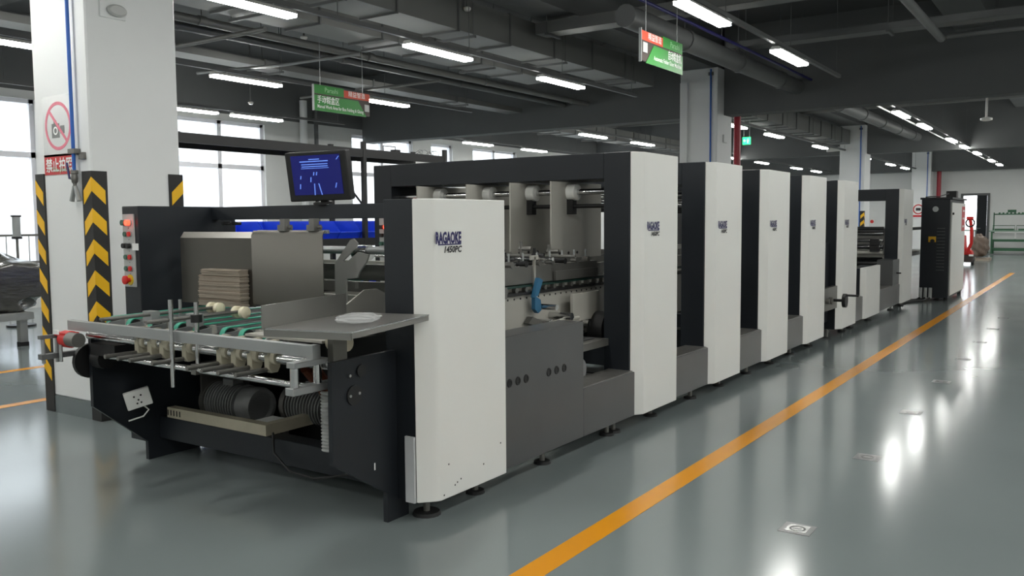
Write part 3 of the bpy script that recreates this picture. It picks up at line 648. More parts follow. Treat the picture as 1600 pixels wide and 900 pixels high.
# ------------------------------------------------------------------ feeder
F = thing('feeder_unit', 'front feeder of the machine with green belts and low white side panel', 'machine section', (-3.95, 3.25, 0))
B(-2.975, -2.785, 3.25, 3.92, .1, 1.615).build('side_column', 'charcoal', F, bevel=.004)
pf = MB().prism([(-2.783, 3.245), (-2.715, 3.315), (XO, 3.34), (XO, 3.922), (-2.783, 3.922)], 'z', .1, 1.615).build('side_panel', 'panel_white', F, bevel=.004)
logo(pf, 3.321, 1.395)
for yy, zz in ((3.45, .15), (3.5, .17), (3.47, .16), (3.36, .12), (3.7, .2), (3.86, .28), (3.40, .27)): B(XO, XO+.0008, yy, yy+.008, zz, zz+.008).build('paint_chip', 'black', pf)
B(-2.845, -2.787, 3.236, 3.25, .1, .435).build('edge_strip', 'panel_edge', F)
B(-5.23, -5.055, 3.25, 4.0, .1, 1.615).build('side_column', 'charcoal', F, bevel=.004)
MB().prism([(-5.23, 3.262), (-5.27, 3.31), (-5.29, 3.35), (-5.29, 4.0), (-5.23, 4.0)], 'z', .1, 1.615).build('side_panel', 'panel_white', F)
B(-5.055, -2.975, 3.80, 3.86, 1.525, 1.612).build('crossbar', 'charcoal', F, bevel=.003)
for x in (-4.93, -4.84): MB().cyl((x, 3.79, 1.50), (x, 3.87, 1.50), .011, 8).build('crossbar_bolt', 'black', F)
rp = MB().prism([(2.812, .858), (3.25, .862), (3.33, .862), (3.33, 0.0), (3.17, 0), (3.17, .152), (2.808, .377)], 'x', -2.935, -2.908).build('side_plate', 'charcoal', F)
MB().cyl((-2.91, 2.95, .685), (-2.9, 2.95, .685), .048, 24).build('round_cover', 'black', rp); MB().cyl((-2.91, 3.0, .795), (-2.9, 3.0, .795), .03, 20).build('round_cover', 'black', rp)
for yy, zz in ((2.92, .782), (2.92, .685), (2.98, .69)): MB().cyl((-2.9, yy, zz), (-2.896, yy, zz), .007, 10).build('screw', 'alu', rp)
B(-2.909, -2.906, 3.08, 3.087, .29, .325).build('white_mark', 'white_print', rp)
MB().prism([(2.867, .86), (3.6, .86), (3.6, 0), (3.218, 0), (3.218, .118), (2.867, .405)], 'x', -5.02, -4.99).build('side_plate', 'charcoal', F)
MB().cyl((-5.06, 2.89, .68), (-5.03, 2.89, .68), .105, 24).build('plate_guard', 'black', F)
B(-4.99, -2.935, 3.30, 3.42, .125, .268).build('front_beam', 'charcoal', F, bevel=.003); B(-4.99, -2.935, 3.95, 4.05, .125, .268).build('rear_beam', 'charcoal', F)
B(-4.985, -2.94, 3.42, 3.95, .13, .14).build('floor_pan', 'base_grey', F); B(-4.985, -2.94, 4.02, 4.03, .27, .86).build('rear_screen', 'black', F)
foot(-2.83, 3.38, F, .075); foot(-2.83, 3.8, F); foot(-5.12, 3.38, F); foot(-5.12, 3.85, F)
ch = MB().box(-4.90, -3.96, 3.30, 3.36, .27, .335).box(-4.02, -3.96, 3.36, 3.72, .27, .335).build('cable_channel', 'ivory', F)
for k in range(5): B(-4.895+k*.03, -4.885+k*.03, 3.298, 3.3, .285, .32).build('channel_slot', 'black', ch)
B(-4.25, -4.05, 3.45, 3.6, .27, .30).build('white_card', 'white_print', F)
def motor(x0, x1, y, z, r, fan):
    m_ = MB().cyl((x0, y, z), (x1, y, z), r*.8, 24).build('motor', 'motor', F)
    n = int((x1-x0)/.026)
    for k in range(n): MB().cyl((x0+.008+k*.026, y, z), (x0+.018+k*.026, y, z), r, 24).build('fin', 'motor', m_)
    MB().lathe((x1, y, z), (1, 0, 0), [(0, r*.95), (.10, r*.98), (.13, r*.9), (.13, r*.72), (.10, r*.68)], 28).build('end_bell', 'motor', m_)
    MB().lathe((x0, y, z), (-1, 0, 0), [(0, r*1.05), (.04, r*1.05), (.06, r*.8)], 24).build('flange', 'steel_dull', m_)
    B((x0+x1)/2-.05, (x0+x1)/2+.05, y-.04, y+.04, z+r*.8, z+r*1.25).build('terminal_box', 'motor', m_); B(x0, x1, y-r*.7, y+r*.7, .14, z-r*.7).build('motor_base', 'black', m_)
motor(-4.80, -4.50, 3.62, .34, .125, 1); motor(-4.18, -3.86, 3.75, .36, .125, 1)
B(-4.83, -4.81, 3.5, 3.75, .14, .60).build('motor_bracket', 'steel_dull', F)
for x in (-3.62, -3.54): MB().tube([(x, 3.6, .15), (x-.02, 3.55, .35), (x-.02, 3.45, .55), (x, 3.3, .7)], .03, 10).build('air_hose', 'copper', F); 
for x in (-3.62, -3.54): MB().cyl((x, 3.6, .16), (x, 3.6, .2), .034, 12).build('hose_clip', 'white_plastic', F)
hx = YP(513, 640, 3.12).x
MB().tube([(hx, 3.12, .33+h*.03) for h in range(11)], .032, 12).build('corrugated_hose', 'grey_plate', F)
for k in range(18): MB().torus((hx, 3.12, .33+k*.0175), (0, .2, 1), .034, .007, 14, 5).build('hose_rib', 'grey_plate', F)
MB().tube([(-3.9, 3.3, .3), (-3.85, 3.26, .2), (-3.7, 3.24, .12), (-3.5, 3.24, .11), (-3.25, 3.25, .17), (-2.96, 3.27, .27)], .007, 8).build('power_cable', 'black', F)
# front bar, rods, lugs
B(-5.075, -3.0, 2.775, 2.81, .878, .935).build('front_bar', 'alu', F, bevel=.002)
MB().cyl((-4.985, 2.86, .842), (-2.935, 2.86, .838), .027, 20).build('main_shaft', 'chrome', F)
MB().cyl((-4.72, 2.82, .742), (-3.02, 2.82, .728), .017, 14).build('lower_rod', 'chrome', F)
MB().box(-3.03, -2.975, 2.64, 2.93, .722, .757).box(-3.03, -2.975, 2.65, 2.86, .846, .872).box(-3.03, -2.985, 2.77, 2.82, .86, .937).build('end_bracket', 'alu', F, bevel=.002)
for yy in (2.672, 2.812): MB().cyl((-3.002, yy, .757), (-3.002, yy, .846), .02, 14).build('bracket_post', 'chrome', F)
MB().box(-5.125, -5.08, 2.62, 2.92, .715, .745).box(-5.12, -5.085, 2.62, 2.80, .835, .855).build('end_bracket', 'pipe_dark', F)
for yy in (2.64, 2.72): MB().cyl((-5.10, yy, .69), (-5.10, yy, .855), .011, 10).build('bracket_post', 'alu', F)
MB().cyl((-5.02, 2.70, .70), (-5.02, 2.70, .80), .01, 8).build('bracket_post', 'alu', F)
gm = MB().lathe((-5.06, 2.74, .83), (1, 0, 0), [(0, .03), (.02, .05), (.09, .05), (.11, .03)], 16).box(-5.09, -4.96, 2.70, 2.78, .85, .87).build('red_gear_motor', 'red', F); MB().cyl((-4.95, 2.72, .835), (-4.86, 2.72, .835), .042, 18).build('motor_can', 'steel_dull', gm); B(-5.08, -5.03, 2.69, 2.70, .86, .885).build('name_tag', 'white_print', gm)
B(-4.95, -4.70, 2.84, 2.95, .73, .80).build('drive_box', 'black', F); MB().cyl((-4.97, 2.9, .70), (-4.88, 2.9, .70), .06).build('drive_pulley', 'black', F)
for x in (-4.46, -4.34, -4.23, -4.03, -3.74, -3.625, -3.50, -3.37):
    lg = MB().prism([(2.825, .925), (2.895, .925), (2.895, .79), (2.88, .765), (2.84, .765), (2.825, .79)], 'x', x-.019, x+.019).build('belt_lug', 'ivory', F, bevel=.003)
    MB().cyl((x-.005, 2.825, .782), (x-.005, 2.64, .782), .012, 12).build('lug_rod', 'steel_dull', lg); MB().cyl((x+.02, 2.86, .842), (x+.05, 2.86, .842), .036, 14).build('collar', 'ivory', lg); MB().cyl((x, 2.826, .86), (x, 2.80, .86), .006, 8).build('set_screw', 'alu', lg)
for x in (-4.86, -4.66, -4.45, -4.21, -4.04, -3.81, -3.66, -3.47):
    w2 = .018; r = .043; yc, zc = 2.945, .912; ye = 3.95; pts_o = []; pts_i = []
    for k in range(13):
        h = -math.pi/2 - math.pi*k/12; pts_o.append((yc+r*math.cos(h), zc+r*math.sin(h))); pts_i.append((yc+(r-.005)*math.cos(h), zc+(r-.005)*math.sin(h)))
    pts_o = [(ye, zc-r)] + pts_o + [(ye, zc+r+.012)]; pts_i = [(ye, zc-r+.005)] + pts_i + [(ye, zc+r+.007)]
    MB().prism(pts_o + pts_i[::-1], 'x', x-w2, x+w2).build('feed_belt', 'green_belt', F)
    MB().cyl((x-w2-.002, yc, zc), (x+w2+.002, yc, zc), r-.006, 18).build('belt_pulley', 'black', F)
    MB().prism([(2.86, .905), (2.89, .925), (2.99, .935), (3.9, .945), (3.9, .90), (2.95, .90), (2.9, .885), (2.86, .885)], 'x', x+w2+.004, x+w2+.016).build('belt_rail', 'alu', F)
    B(x+.01, x+.05, 2.99, 3.01, .90, .945).build('spring_clip', 'carrier', F)
B(-5.0, -3.4, 3.02, 3.98, .86, .875).build('table_pan', 'black', F)
# wheel rods over the belts
for x, y0_, y1_, z_ in ((-4.33, 2.55, 3.25, 1.0), (-4.04, 2.62, 3.2, .995)):
    rd = MB().cyl((x, y0_, z_), (x, y1_, z_+.005), .009, 10).cyl((x-.05, y0_+.02, z_), (x-.05, y1_, z_+.005), .007, 10).build('wheel_rod', 'steel_dull', F)
    for dx in (-.03, .035): MB().lathe((x+dx-.02, y1_+.01, z_+.002), (1, 0, 0), [(0, .02), (.006, .034), (.034, .034), (.04, .02)], 18).build('white_wheel', 'wheel', rd)
    B(x-.065, x+.02, y0_+.28, y0_+.33, z_-.05, z_+.02).build('rod_clamp', 'alu', rd)
a_ = YP(266, 468, 2.755); MB().cyl((a_.x, 2.755, YP(266, 604, 2.755).z), (a_.x, 2.755, a_.z), .0125, 12).build('guide_post', 'chrome', F)
a_ = YP(306, 472, 2.83); gp = MB().cyl((a_.x, 2.83, .74), (a_.x, 2.83, a_.z), .0125, 12).build('guide_post', 'chrome', F)
MB().cyl((a_.x, 2.83, .985), (a_.x, 2.83, 1.025), .03, 16).build('clamp_knob', 'black', gp); B(a_.x-.02, a_.x+.02, 2.80, 2.86, .71, .765).build('clamp_block', 'steel_dull', gp)
a_ = YP(281, 468, 3.05); MB().cyl((a_.x, 3.05, .9), (a_.x, 3.05, a_.z), .009, 10).build('guide_post', 'alu', F)
# gate sheets
MB().prism([(3.43, 1.0), (3.43, 1.41), (3.458, 1.446), (3.455, 1.449), (3.426, 1.412), (3.426, 1.0)], 'x', -4.88, -4.17).build('gate_sheet', 'steel', F)
MB().prism([(3.40, 1.02), (3.40, 1.43), (3.415, 1.455), (3.412, 1.457), (3.396, 1.43), (3.396, 1.02)], 'x', -4.155, -3.56).build('gate_sheet', 'steel', F)
for x in (-3.90, -3.66):
    gb = B(x-.03, x+.03, 3.40, 3.46, 1.455, 1.49).box(x-.02, x+.02, 3.41, 3.45, 1.49, 1.525).cyl((x+.02, 3.43, 1.475), (x+.06, 3.43, 1.475), .008, 8).build('sheet_clamp', 'steel_dull', F)
B(-4.15, -3.57, 3.44, 3.46, 1.44, 1.46).build('clamp_rail', 'alu', F)
MB().cyl((-5.055, 3.72, 1.338), (-2.975, 3.72, 1.338), .023, 18).build('support_shaft', 'alu', F)
bp_ = [YP(u, v, 3.66) for u, v in ((524, 487), (523, 412), (547, 375), (552, 373), (558, 380), (556, 388), (536, 407), (540, 411), (559, 394), (576, 398), (572, 410), (562, 424), (558, 434), (541, 436), (541, 487))]
bk = MB().prism([(q.x, q.z) for q in bp_], 'y', 3.66, 3.672).build('shaft_bracket', 'bracket_steel', F)
hb = YP(566, 396, 3.72)
MB().cyl((hb.x-.05, 3.72, 1.325), (hb.x+.06, 3.72, 1.325), .045, 18).build('bracket_hub', 'chrome', bk); B(-3.585, -3.55, 3.63, 3.66, 1.12, 1.16).build('bracket_block', 'steel_dull', bk); MB().cyl((-3.70, 3.655, 1.07), (-3.70, 3.64, 1.07), .008, 8).build('bracket_bolt', 'chrome', bk)
MB().prism([(2.95, .9), (3.9, .9), (3.9, 1.0), (3.6, 1.13), (3.5, 1.13), (3.2, .98), (2.95, .95)], 'x', -3.36, -3.35).build('white_cheek', 'carrier', F)
B(-3.62, -3.06, 2.90, 3.3, .925, .937).build('side_table', 'carrier', F)
B(-2.96, -2.925, 2.84, 2.93, .855, 1.03).build('tray_post', 'steel', F); MB().cyl((-3.1, 3.0, .955), (-2.975, 3.3, .955), .02).build('tray_shaft', 'chrome', F)
MB().cyl((-3.05, 2.95, .93), (-2.94, 2.95, .93), .04, 16).build('shaft_block', 'ivory', F)
MB().torus((-3.0, 2.93, .885), (1, 0, 0), .02, .005, 16, 6).build('hose_ring', 'alu', F)
# control plate on the far column
cp = B(-5.215, -5.095, 3.242, 3.25, 1.10, 1.565).build('control_plate', 'grey_plate', F)
for i, z in enumerate((1.51, 1.437, 1.363, 1.29, 1.217)):
    for j, x in enumerate((-5.18, -5.135)):
        m_ = 'red_lamp' if (i == 0 and j) else 'black' if i == 2 else ('green_button' if j == 0 else 'red')
        bt = MB().cyl((x, 3.242, z), (x, 3.235, z), .02, 14).build('button_bezel', 'alu', cp); MB().cyl((x, 3.235, z), (x, 3.212 if i in (0, 2) else 3.226, z), .016 if i else .018, 14).build('button', m_, bt)
B(-5.11, -5.05, 3.236, 3.242, 1.335, 1.378).build('paper_label', 'white_print', cp)
MB().ringflat((-5.15, 3.241, 1.145), (0, -1, 0), .0, .034, .004, 20).build('stop_ring', 'yellow_ring', cp); MB().lathe((-5.155, 3.237, 1.145), (0, -1, 0), [(0, .014), (.02, .014), (.022, .028), (.036, .028), (.04, .02)], 18).build('stop_button', 'red', cp)
for k in range(6): MB().cyl((-5.15+.0, 3.2425, 1.475-k*.073), (-5.15, 3.2405, 1.475-k*.073), .003, 6).build('plate_mark', 'ink_dark', cp)
# cross members behind the gate
for y_, z0, z1, m_ in ((4.1, 1.13, 1.23, 'steel_dull'), (4.3, 1.03, 1.10, 'steel_dull'), (4.15, .98, 1.02, 'carrier'), (4.0, 1.24, 1.26, 'carrier')): B(-4.9, -2.98, y_, y_+.05, z0, z1).build('cross_member', m_, F)
for k in range(4): MB().lathe((-3.35+k*.1, 3.96, .97), (0, -1, 0), [(0, .035), (.03, .035), (.04, .02), (.06, .02)], 14).build('valve_knob', 'rubber', F)
# socket box on the far side plate
so = thing('socket_box', 'white power socket box fixed inside the far feeder plate', 'socket', (-4.95, 3.13, .42), local=True)
B(0, .05, -.075, .075, -.055, .055).build('case', 'white_plastic', so, bevel=.004)
for yy, zz in ((-.02, .02), (.02, .02), (-.012, -.025), (.012, -.025), (0, -.005)): MB().cyl((.05, yy, zz), (.051, yy, zz), .006, 8).build('hole', 'black', so)
MB().tube([(.02, .02, -.055), (.02, .04, -.09), (.02, .0, -.12), (.02, -.09, -.12)], .005, 6).build('cable', 'white_plastic', so)
so.rotation_euler = (math.radians(14), 0, math.radians(-28))
# tray
N_, Rr, LF = Vector((-2.535, 2.558)), Vector((-2.713, 3.245)), Vector((-2.96, 2.47))
ang = math.atan2(N_.y-LF.y, N_.x-LF.x); ang = (ang + math.atan2(-(Rr.x-N_.x), Rr.y-N_.y))/2
tr_ = thing('feed_tray', 'stainless steel side tray with upturned edge beside the feeder', 'tray', (LF.x, LF.y, 1.022), local=True); tr_.rotation_euler.z = ang
W_, L_ = (N_-LF).length, (Rr-N_).length
MB().box(0, W_, 0, L_, .026, .029).box(0, W_, 0, .003, -.006, .029).box(W_-.003, W_, 0, L_, .0, .029).box(0, W_, L_-.003, L_, .0, .029).build('tray_top', 'tray_steel', tr_)
B(-.003, .003, -.01, L_*.93, .026, .128).build('upturned_edge', 'tray_steel', tr_); B(0, W_, -.002, 0, .024, .030).build('rim', 'chrome', tr_); B(W_, W_+.002, 0, L_, .024, .030).build('rim', 'chrome', tr_); B(.05, W_-.05, .08, .12, .0, .026).build('stiffener', 'steel_dull', tr_); B(W_-.06, W_-.02, .02, .06, -.004, .026).build('corner_block', 'black', tr_); B(W_-.06, W_-.02, L_-.14, L_-.1, .0, .026).build('corner_block', 'black', tr_)  # chrome rim strips added to stand in for highlights along the tray's bevelled edges
# bag on the tray
def blob(name, m, parent, c, d, seed, sub=4):
    bm = bmesh.new(); bmesh.ops.create_icosphere(bm, subdivisions=sub, radius=.5); R_ = random.Random(seed); ph = [R_.uniform(0, 6) for _ in range(9)]
    for v in bm.verts:
        n = v.co.normalized(); k = 1+.10*math.sin(n.x*7+ph[0])*math.sin(n.y*6+ph[1])+.08*math.sin(n.z*11+ph[2]+n.x*5)+.05*math.sin(n.y*15+ph[3])
        v.co = Vector((c[0]+n.x*d[0]/2*k, c[1]+n.y*d[1]/2*k, max(c[2]-d[2]*.42, c[2]+n.z*d[2]/2*k)))
    me = bpy.data.meshes.new(name); bm.to_mesh(me); bm.free(); me.shade_smooth(); me.materials.append(M[m]); o = bpy.data.objects.new(name, me); COL.objects.link(o)
    if parent: o.parent = parent; ORG[o] = ORG[parent]
    return o
pb = blob('plastic_bag', 'clear_film', None, (0, 0, 0), (.17, .24, .045), 3); q = ZP(560, 497, 1.072); pb.location = q; pb.rotation_euler.z = .2
tag(pb, 'crumpled clear plastic bag lying on the steel tray', 'bag')
# cardboard stack
cs = thing('cardboard_stack', 'stack of brown folded cardboard blanks on the feeder belts', 'cardboard', (-4.4, 3.39, 1.0))
for k in range(44):
    dx = random.uniform(-.006, .006); dy = random.uniform(-.006, .006); z = 1.0+k*.0051
    B(-4.61+dx+(.03 if k > 36 else 0), -4.22+dx, 3.355+dy, 3.422, z, z+.0044).build('cardboard_sheet', 'card_edge' if k in (7, 18, 29, 35) else 'cardboard', cs)
# monitor
mo = thing('monitor', 'black flat monitor showing a blue machine view, on the feeder crossbar', 'monitor', (-3.99, 3.82, 1.617), local=True)
MB().cyl((0, 0, 0), (0, 0, .012), .06, 20).cyl((0, .02, .012), (0, .02, .06), .025, 12).build('stand', 'black', mo)
B(-.215, .215, -.03, .03, .022, .322).build('bezel', 'black', mo, bevel=.006)
sc = B(-.172, .172, -.033, -.029, .062, .302).build('screen', 'screen_blue', mo)
for x0, x1, z0, z1 in ((-.11, .09, .262, .268), (-.10, .085, .245, .25), (-.10, .085, .232, .237), (-.105, .09, .222, .225), (-.045, .03, .275, .28)): B(x0, x1, -.0345, -.033, z0, z1).build('screen_mark', 'screen_line', sc)
for x0, z0, x1, z1 in ((-.03, .06, -.025, .13), (.02, .06, .005, .13), (-.05, .14, -.045, .17), (-.13, .10, -.125, .13), (.12, .10, .13, .13), (-.025, .18, -.02, .2), (-.005, .18, .0, .2), (.145, .27, .165, .29), (-.12, .16, -.115, .18)):
    MB().prism([(x0, z0), (x0+.006, z0), (x1+.006, z1), (x1, z1)], 'y', -.0345, -.033).build('screen_mark', 'screen_line', sc)
mo.rotation_euler = (math.radians(9), math.radians(-1), math.radians(14))

# ================================================================== ELECTRICAL CABINET
E0 = thing('electrical_cabinet', 'dark electrical cabinet with white side and cables at the end of the machine', 'cabinet', (-2.48, 17.35, 0))
B(-2.73, -2.26, 17.35, 19.3, .06, 1.84).build('body', 'charcoal', E0, bevel=.006); B(-2.26, -2.235, 17.45, 19.25, .10, 1.78).build('side_panel', 'panel_white', E0, bevel=.004)
B(-2.75, -2.22, 17.33, 19.32, 1.84, 1.875).build('top_plate', 'charcoal', E0)
for x in (-2.7, -2.3):
    for yy in (17.42, 19.2): MB().cyl((x, yy, 0), (x, yy, .06), .035, 10).build('foot', 'rubber', E0)
g_ = MB().ringflat((-2.495, 17.35, 1.665), (0, -1, 0), .05, .065, .01, 24).build('fan_ring', 'rubber', E0); MB().cyl((-2.495, 17.35, 1.665), (-2.495, 17.338, 1.665), .05, 20).build('fan_cover', 'alu', g_)
for k in range(14): B(-2.46, -2.33, 17.338, 17.35, .56+k*.058, .568+k*.058).build('louvre', 'pipe_dark', E0)
yt = B(-2.60, -2.475, 17.343, 17.35, 1.07, 1.17).build('yellow_tag', 'yellow_tag', E0); MB().cyl((-2.53, 17.345, 1.09), (-2.53, 17.31, 1.09), .035, 16).build('rotary_switch', 'black', yt)
B(-2.235, -2.232, 18.75, 19.2, 1.25, 1.72).build('warning_label', 'red_sign', E0)
for k in range(3): B(-2.232, -2.231, 18.85, 19.1, 1.62-k*.15, 1.66-k*.15).build('label_line', 'white_plastic', E0)
MB().cyl((-2.235, 17.5, 1.58), (-2.21, 17.5, 1.58), .02, 10).build('lock', 'black', E0)
B(-2.5, -2.32, 18.6, 18.85, 1.875, 2.02).build('warning_box', 'black', E0, bevel=.01)
MB().tube([(-2.7, 17.6, 1.89), (-2.62, 17.7, 1.9), (-2.5, 17.8, 1.9), (-2.4, 18.2, 1.96)], .01, 6).build('loose_cable', 'black', E0)
for k, x in enumerate((-2.70, -2.62, -2.54)):
    MB().cyl((x, 17.30, .05), (x, 17.30, .24), .03, 12).build('cable_gland', 'grey_plate', E0)
    MB().tube([(x, 17.30, .06), (x-.05, 17.2-.05*k, .025), (x-.3, 16.9-.12*k, .02), (-2.85, 16.5-.1*k, .02), (-3.1, 16.3, .02)], .018, 8).build('floor_cable', 'black', E0)

# ================================================================== RACK AND BINS
XR0, XR1 = -8.0, -8.6
rk = thing('storage_rack', 'tall black steel rack behind the machine holding blue bins', 'rack', (-8.3, 8.0, 0))
for yy in (5.45, 8.39, 10.08):
    for x in (XR0, XR1): B(x-.025, x+.025, yy-.03, yy+.03, 0, 2.55).build('post', 'black', rk)
    MB().cyl((XR0, yy, 1.7), (XR1, yy, 2.3), .014, 6).build('brace', 'black', rk)
for z in (.55, 1.195, 2.35):
    for x in (XR0, XR1): B(x-.02, x+.02, 5.45, 10.08, z, z+.105).build('beam', 'black', rk)
    B(XR1, XR0, 5.45, 10.08, z+.06, z+.075).build('shelf', 'black', rk)
MB().cyl((XR1, 7.95, 1.45), (XR1, 8.39, 2.3), .018, 6).build('brace', 'black', rk)
bin0 = None
def make_bin(loc, lb):
    t = thing('storage_bin', lb, 'bin', loc, group='blue bins on the black rack', local=True); w_, d_, h_ = .38, .5, .25
    MB().box(-d_/2, d_/2, -w_/2, w_/2, 0, .008).build('bottom', 'blue_bin', t)
    for sg in (-1, 1): MB().prism([(-d_/2, 0), (d_/2-.06, 0), (d_/2, .11), (d_/2-.13, h_), (-d_/2, h_)], 'y', sg*w_/2-.004, sg*w_/2+.004).build('side', 'blue_bin', t)
    B(-d_/2, -d_/2+.008, -w_/2, w_/2, 0, h_).build('back', 'blue_bin', t)
    MB().prism([(d_/2-.07, 0), (d_/2-.06, 0), (d_/2+.005, .11), (d_/2-.005, .11)], 'y', -w_/2, w_/2).build('front', 'blue_bin', t)
    B(d_/2-.02, d_/2+.012, -w_/2, w_/2, .1, .115).build('rim', 'blue_bin', t)
    return t
k = 0
for z, zn in ((1.272, 'middle'), (.632, 'lowest')):
    for j in range(8):
        yy = 5.78+j*.40
        if 8.25 < yy < 8.55: yy += .0
        lb = '%s blue bin along the %s rack shelf' % (['nearest', 'second', 'third', 'fourth', 'fifth', 'sixth', 'seventh', 'farthest'][j], zn)
        if bin0 is None: bin0 = make_bin((-8.3, yy, z), lb); index_kids()
        else:
            c = copy_tree(bin0); c.location = (-8.3, yy, z); c['label'] = lb
# items on top of the rack
t = thing('spare_strip_lamp', 'unlit strip lamp lying along the top of the black rack', 'lamp', (-8.2, 7.2, 2.43)); B(-8.22, -8.14, 5.75, 8.3, 2.43, 2.47).build('body', 'alu', t); B(-8.23, -8.13, 5.62, 5.76, 2.43, 2.48).build('end_cap', 'pipe_dark', t)
for yy in (6.4, 6.8): MB().cyl((-8.08, yy, 2.45), (-8.08, yy+.2, 2.45), .014, 8).build('connector', 'black', t)
t = thing('wire_basket', 'small open wire frame standing on the rack top', 'basket', (-8.3, 9.3, 2.43)); MB().tube([(-8.3, 9.1, 2.43), (-8.3, 9.1, 2.56), (-8.3, 9.35, 2.56), (-8.3, 9.35, 2.43)], .008, 6).build('frame', 'black', t); B(-8.35, -8.25, 9.3, 9.4, 2.43, 2.52).build('box', 'black', t)
t = thing('wire_coil', 'loose coil of thin wire at the far end of the rack top', 'wire', (-8.3, 10.3, 2.43)); MB().tube([(-8.3+.12*math.cos(h*.6), 9.8+h*.012, 2.50+.05*math.sin(h*.9)) for h in range(40)], .005, 5).build('wire', 'alu', t)

# ================================================================== LEFT SIDE
rl = thing('window_railing', 'thin steel guard railing in front of the left windows', 'railing', (-15.8, 7.2, 0))
for z in (.82, 1.30): B(-15.83, -15.79, 5.0, 14.0, z, z+.04).build('rail', 'steel_dull', rl)
for k in range(46): MB().cyl((-15.81, 5.1+k*.195, .1), (-15.81, 5.1+k*.195, 1.3), .009, 6).build('baluster', 'steel_dull', rl)
for yy in (5.02, 9.5, 13.98): B(-15.84, -15.78, yy-.03, yy+.03, 0, 1.36).build('post', 'steel_dull', rl)
tl = thing('platform_trolley', 'grey steel platform trolley under the wrapped load', 'trolley', (-11.9, 5.3, 0))
B(-13.2, -11.0, 4.5, 5.6, .33, .42).build('deck', 'cart', tl); B(-10.999, -10.995, 4.9, 5.05, .35, .39).build('name_plate', 'grey_plate', tl)
for x, yy in ((-11.1, 5.5), (-13.1, 5.5), (-13.1, 4.6)): lg = B(x-.045, x+.045, yy-.045, yy+.045, .05, .33).build('leg', 'cart', tl); B(x-.05, x+.05, yy-.05, yy+.05, 0, .05).build('foot_cap', 'black', lg)
MB().cyl((-11.15, 4.75, .1), (-11.09, 4.75, .1), .1, 18).build('caster', 'cart', tl); B(-11.2, -11.05, 4.65, 4.85, .18, .33).build('caster_fork', 'cart', tl)
wp = blob('wrapped_load', 'wrap', None, (0, 0, .33), (2.3, 1.5, .95), 11, 5); wp.location = (-12.1, 5.1, .42)
for v in wp.data.vertices:
    x, y_, z = v.co; v.co.x = max(-1.05, min(1.05, x*1.25)); v.co.y = max(-.56, min(.66, y_*1.3)); v.co.z = max(0.002, z)
tag(wp, 'low load wrapped in shiny dark stretch film on the trolley', 'wrapped load')
t = thing('roller_stand', 'short steel cylinder stand with black caps by the left window', 'stand', (-13.0, 6.55, 0)); q = YP(25, 342, 6.55)
MB().cyl((q.x, 6.55, 0), (q.x, 6.55, 1.30), .02, 10).build('stem', 'steel_dull', t); MB().cyl((q.x, 6.55, 1.33), (q.x, 6.55, 1.62), .055, 16).build('cylinder', 'alu', t)
MB().cyl((q.x, 6.55, 1.295), (q.x, 6.55, 1.33), .07, 16).build('cap', 'black', t); MB().cyl((q.x, 6.55, 1.62), (q.x, 6.55, 1.645), .07, 16).build('cap', 'black', t); MB().cyl((q.x, 6.55, 0), (q.x, 6.55, .03), .2, 16).build('base', 'black', t)
# wall piers, downpipes on the left wall
for yy, lb in ((14.6, 'white downpipe on the left wall next to the second visible window'), (15.0, 'dark grey pipe on the left wall behind the monitor')):
    MB().cyl((-15.85, yy, 0), (-15.85, yy, 4.4), .09 if yy < 14.8 else .05, 14).build('downpipe', 'column_white' if yy < 14.8 else 'pipe_dark', label=lb, cat='pipe')

# ================================================================== FAR END
def bench(x0, x1, yy, lb):
    t = thing('work_bench', lb, 'bench', ((x0+x1)/2, yy, 0), group='green work benches by the end wall')
    B(x0, x1, yy-.45, yy+.35, .93, .98).build('top', 'bench_top', t)
    for x in (x0+.1, x1-.1):
        for dy in (-.4, .3): B(x-.03, x+.03, yy+dy-.03, yy+dy+.03, 0, .93).build('leg', 'bench_green', t)
        B(x-.02, x+.02, yy+.3, yy+.34, .98, 1.72).build('upright', 'bench_green', t)
    B(x0+.1, x1-.1, yy+.22, yy+.38, 1.62, 1.67).build('upper_shelf', 'bench_green', t); B(x0+.1, x1-.1, yy-.38, yy+.3, .52, .62).build('middle_shelf', 'bench_green', t); B(x0+.1, x1-.1, yy-.38, yy+.3, .14, .25).build('lower_shelf', 'bench_green', t)
    n = max(2, int((x1-x0)/.75))
    for k in range(n):
        xa = x0+.12+k*(x1-x0-.24)/n; xb = xa+(x1-x0-.24)/n-.06
        MB().tube([(xa, yy-.3, .98), (xa, yy-.3, 1.18), (xb, yy-.3, 1.18), (xb, yy-.3, .98)], .014, 6).build('guard_hoop', 'bench_green', t)
        MB().box(xa+.05, xb-.05, yy-.1, yy+.1, .98, 1.05).build('green_crate', 'bench_green', t); B(xa, xb, yy-.36, yy-.3, .6, .88).build('back_panel', 'grey_plate', t)
    for k in range(7): MB().cyl((x0+.3+k*.14, yy+.3, 1.67), (x0+.3+k*.14, yy+.3, 1.72), .035, 8).build('green_pot', 'bench_green', t)
    return t
bench(-3.85, -1.9, 41.3, 'green steel work bench with hoops beside the far doorway'); bench(-1.75, .4, 41.3, 'green steel work bench farther right along the end wall')
B(-3.25, -2.95, 41.5, 41.7, 1.722, 1.83).build('green_box', 'bench_green', label='small green box on the upper shelf of the far bench', cat='box')
B(-4.05, -1.2, 40.4, 40.5, 0.0, .03).build('floor_rail', 'pipe_dark', label='dark rail lying on the floor before the far benches', cat='rail')
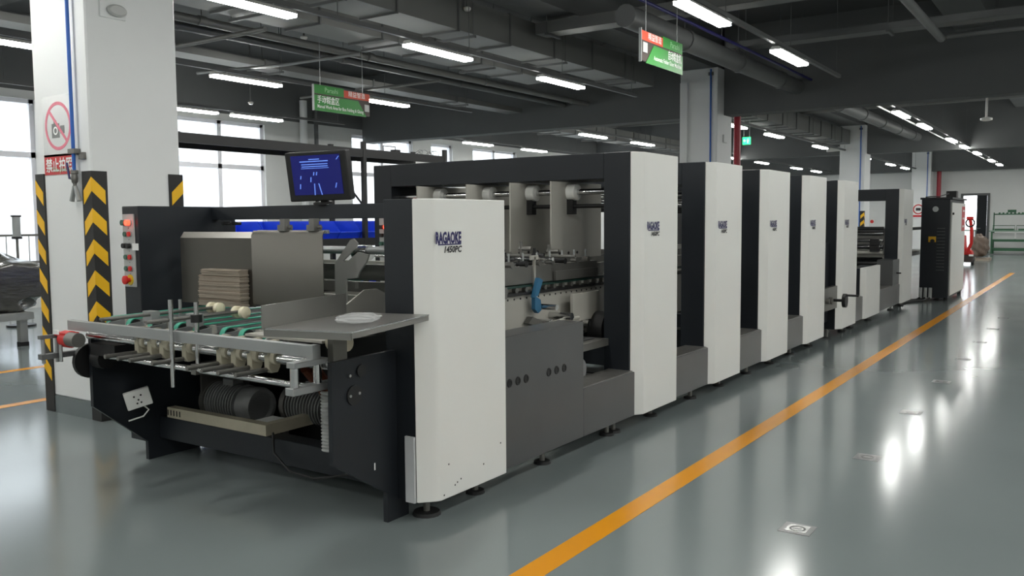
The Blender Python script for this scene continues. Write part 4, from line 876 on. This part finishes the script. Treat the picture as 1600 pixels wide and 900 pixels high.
t = thing('pallet_truck', 'red electric pallet truck parked beyond the cabinet', 'pallet truck', (-3.35, 31.5, 0)); x = YP(1515, 400, 31.5).x
B(x-.45, x+.12, 31.3, 31.9, .08, .32).build('chassis', 'sign_dark', t, bevel=.03); MB().prism([(x-.45, .32), (x+.1, .32), (x+.05, .45), (x-.12, .55), (x-.15, .95), (x-.45, .95)], 'y', 31.35, 31.85).build('cowling', 'red', t, bevel=.02)
MB().tube([(x-.05, 31.3, .4), (x+.07, 31.2, .7), (x+.07, 31.15, 1.15), (x+.03, 31.1, 1.45)], .05, 10).build('tiller', 'red', t); MB().torus((x+.03, 31.1, 1.35), (0, 1, 0), .12, .025, 20, 8).build('handle', 'black', t); B(x-.08, x+.12, 31.05, 31.15, 1.45, 1.55).build('control_head', 'red', t, bevel=.02)
for dx in (-.3, .1): MB().cyl((x+dx-.04, 31.4, .09), (x+dx+.04, 31.4, .09), .09, 16).build('wheel', 'black', t)
B(x+.0, x+.13, 31.29, 31.3, .28, .34).build('plate', 'white_print', t)
t = thing('covered_bale', 'brown covered bale behind the red pallet truck', 'bale', (-3.7, 35, 0)); x = YP(1533, 380, 35).x
wb = blob('cover', 'brown_wrap', t, (-.05, 0, .45), (.55, .9, .85), 5); wb.location = (x+3.7, 0, .04); B(x-.35, x+.3, 34.5, 35.5, 0, .08).build('pallet', 'cardboard', t)
t = thing('grey_table', 'pale grey table with a box in the far doorway', 'table', (-4.9, 42.0, 0)); B(-5.3, -4.45, 41.6, 42.4, .95, 1.0).build('top', 'bench_top', t)
for x in (-5.25, -4.5):
    for yy in (41.65, 42.35): B(x-.03, x+.03, yy-.03, yy+.03, 0, .95).build('leg', 'grey_plate', t)
q = YP(1363, 337, YF-.0); t = thing('wall_alarm', 'small red alarm box on the end wall', 'alarm', (q.x, YF, 1.3)); B(q.x-.12, q.x+.12, YF-.04, YF, 1.25, 1.49).build('plate', 'white_plastic', t); MB().cyl((q.x, YF-.04, 1.37), (q.x, YF-.06, 1.37), .08, 14).build('button', 'red', t)
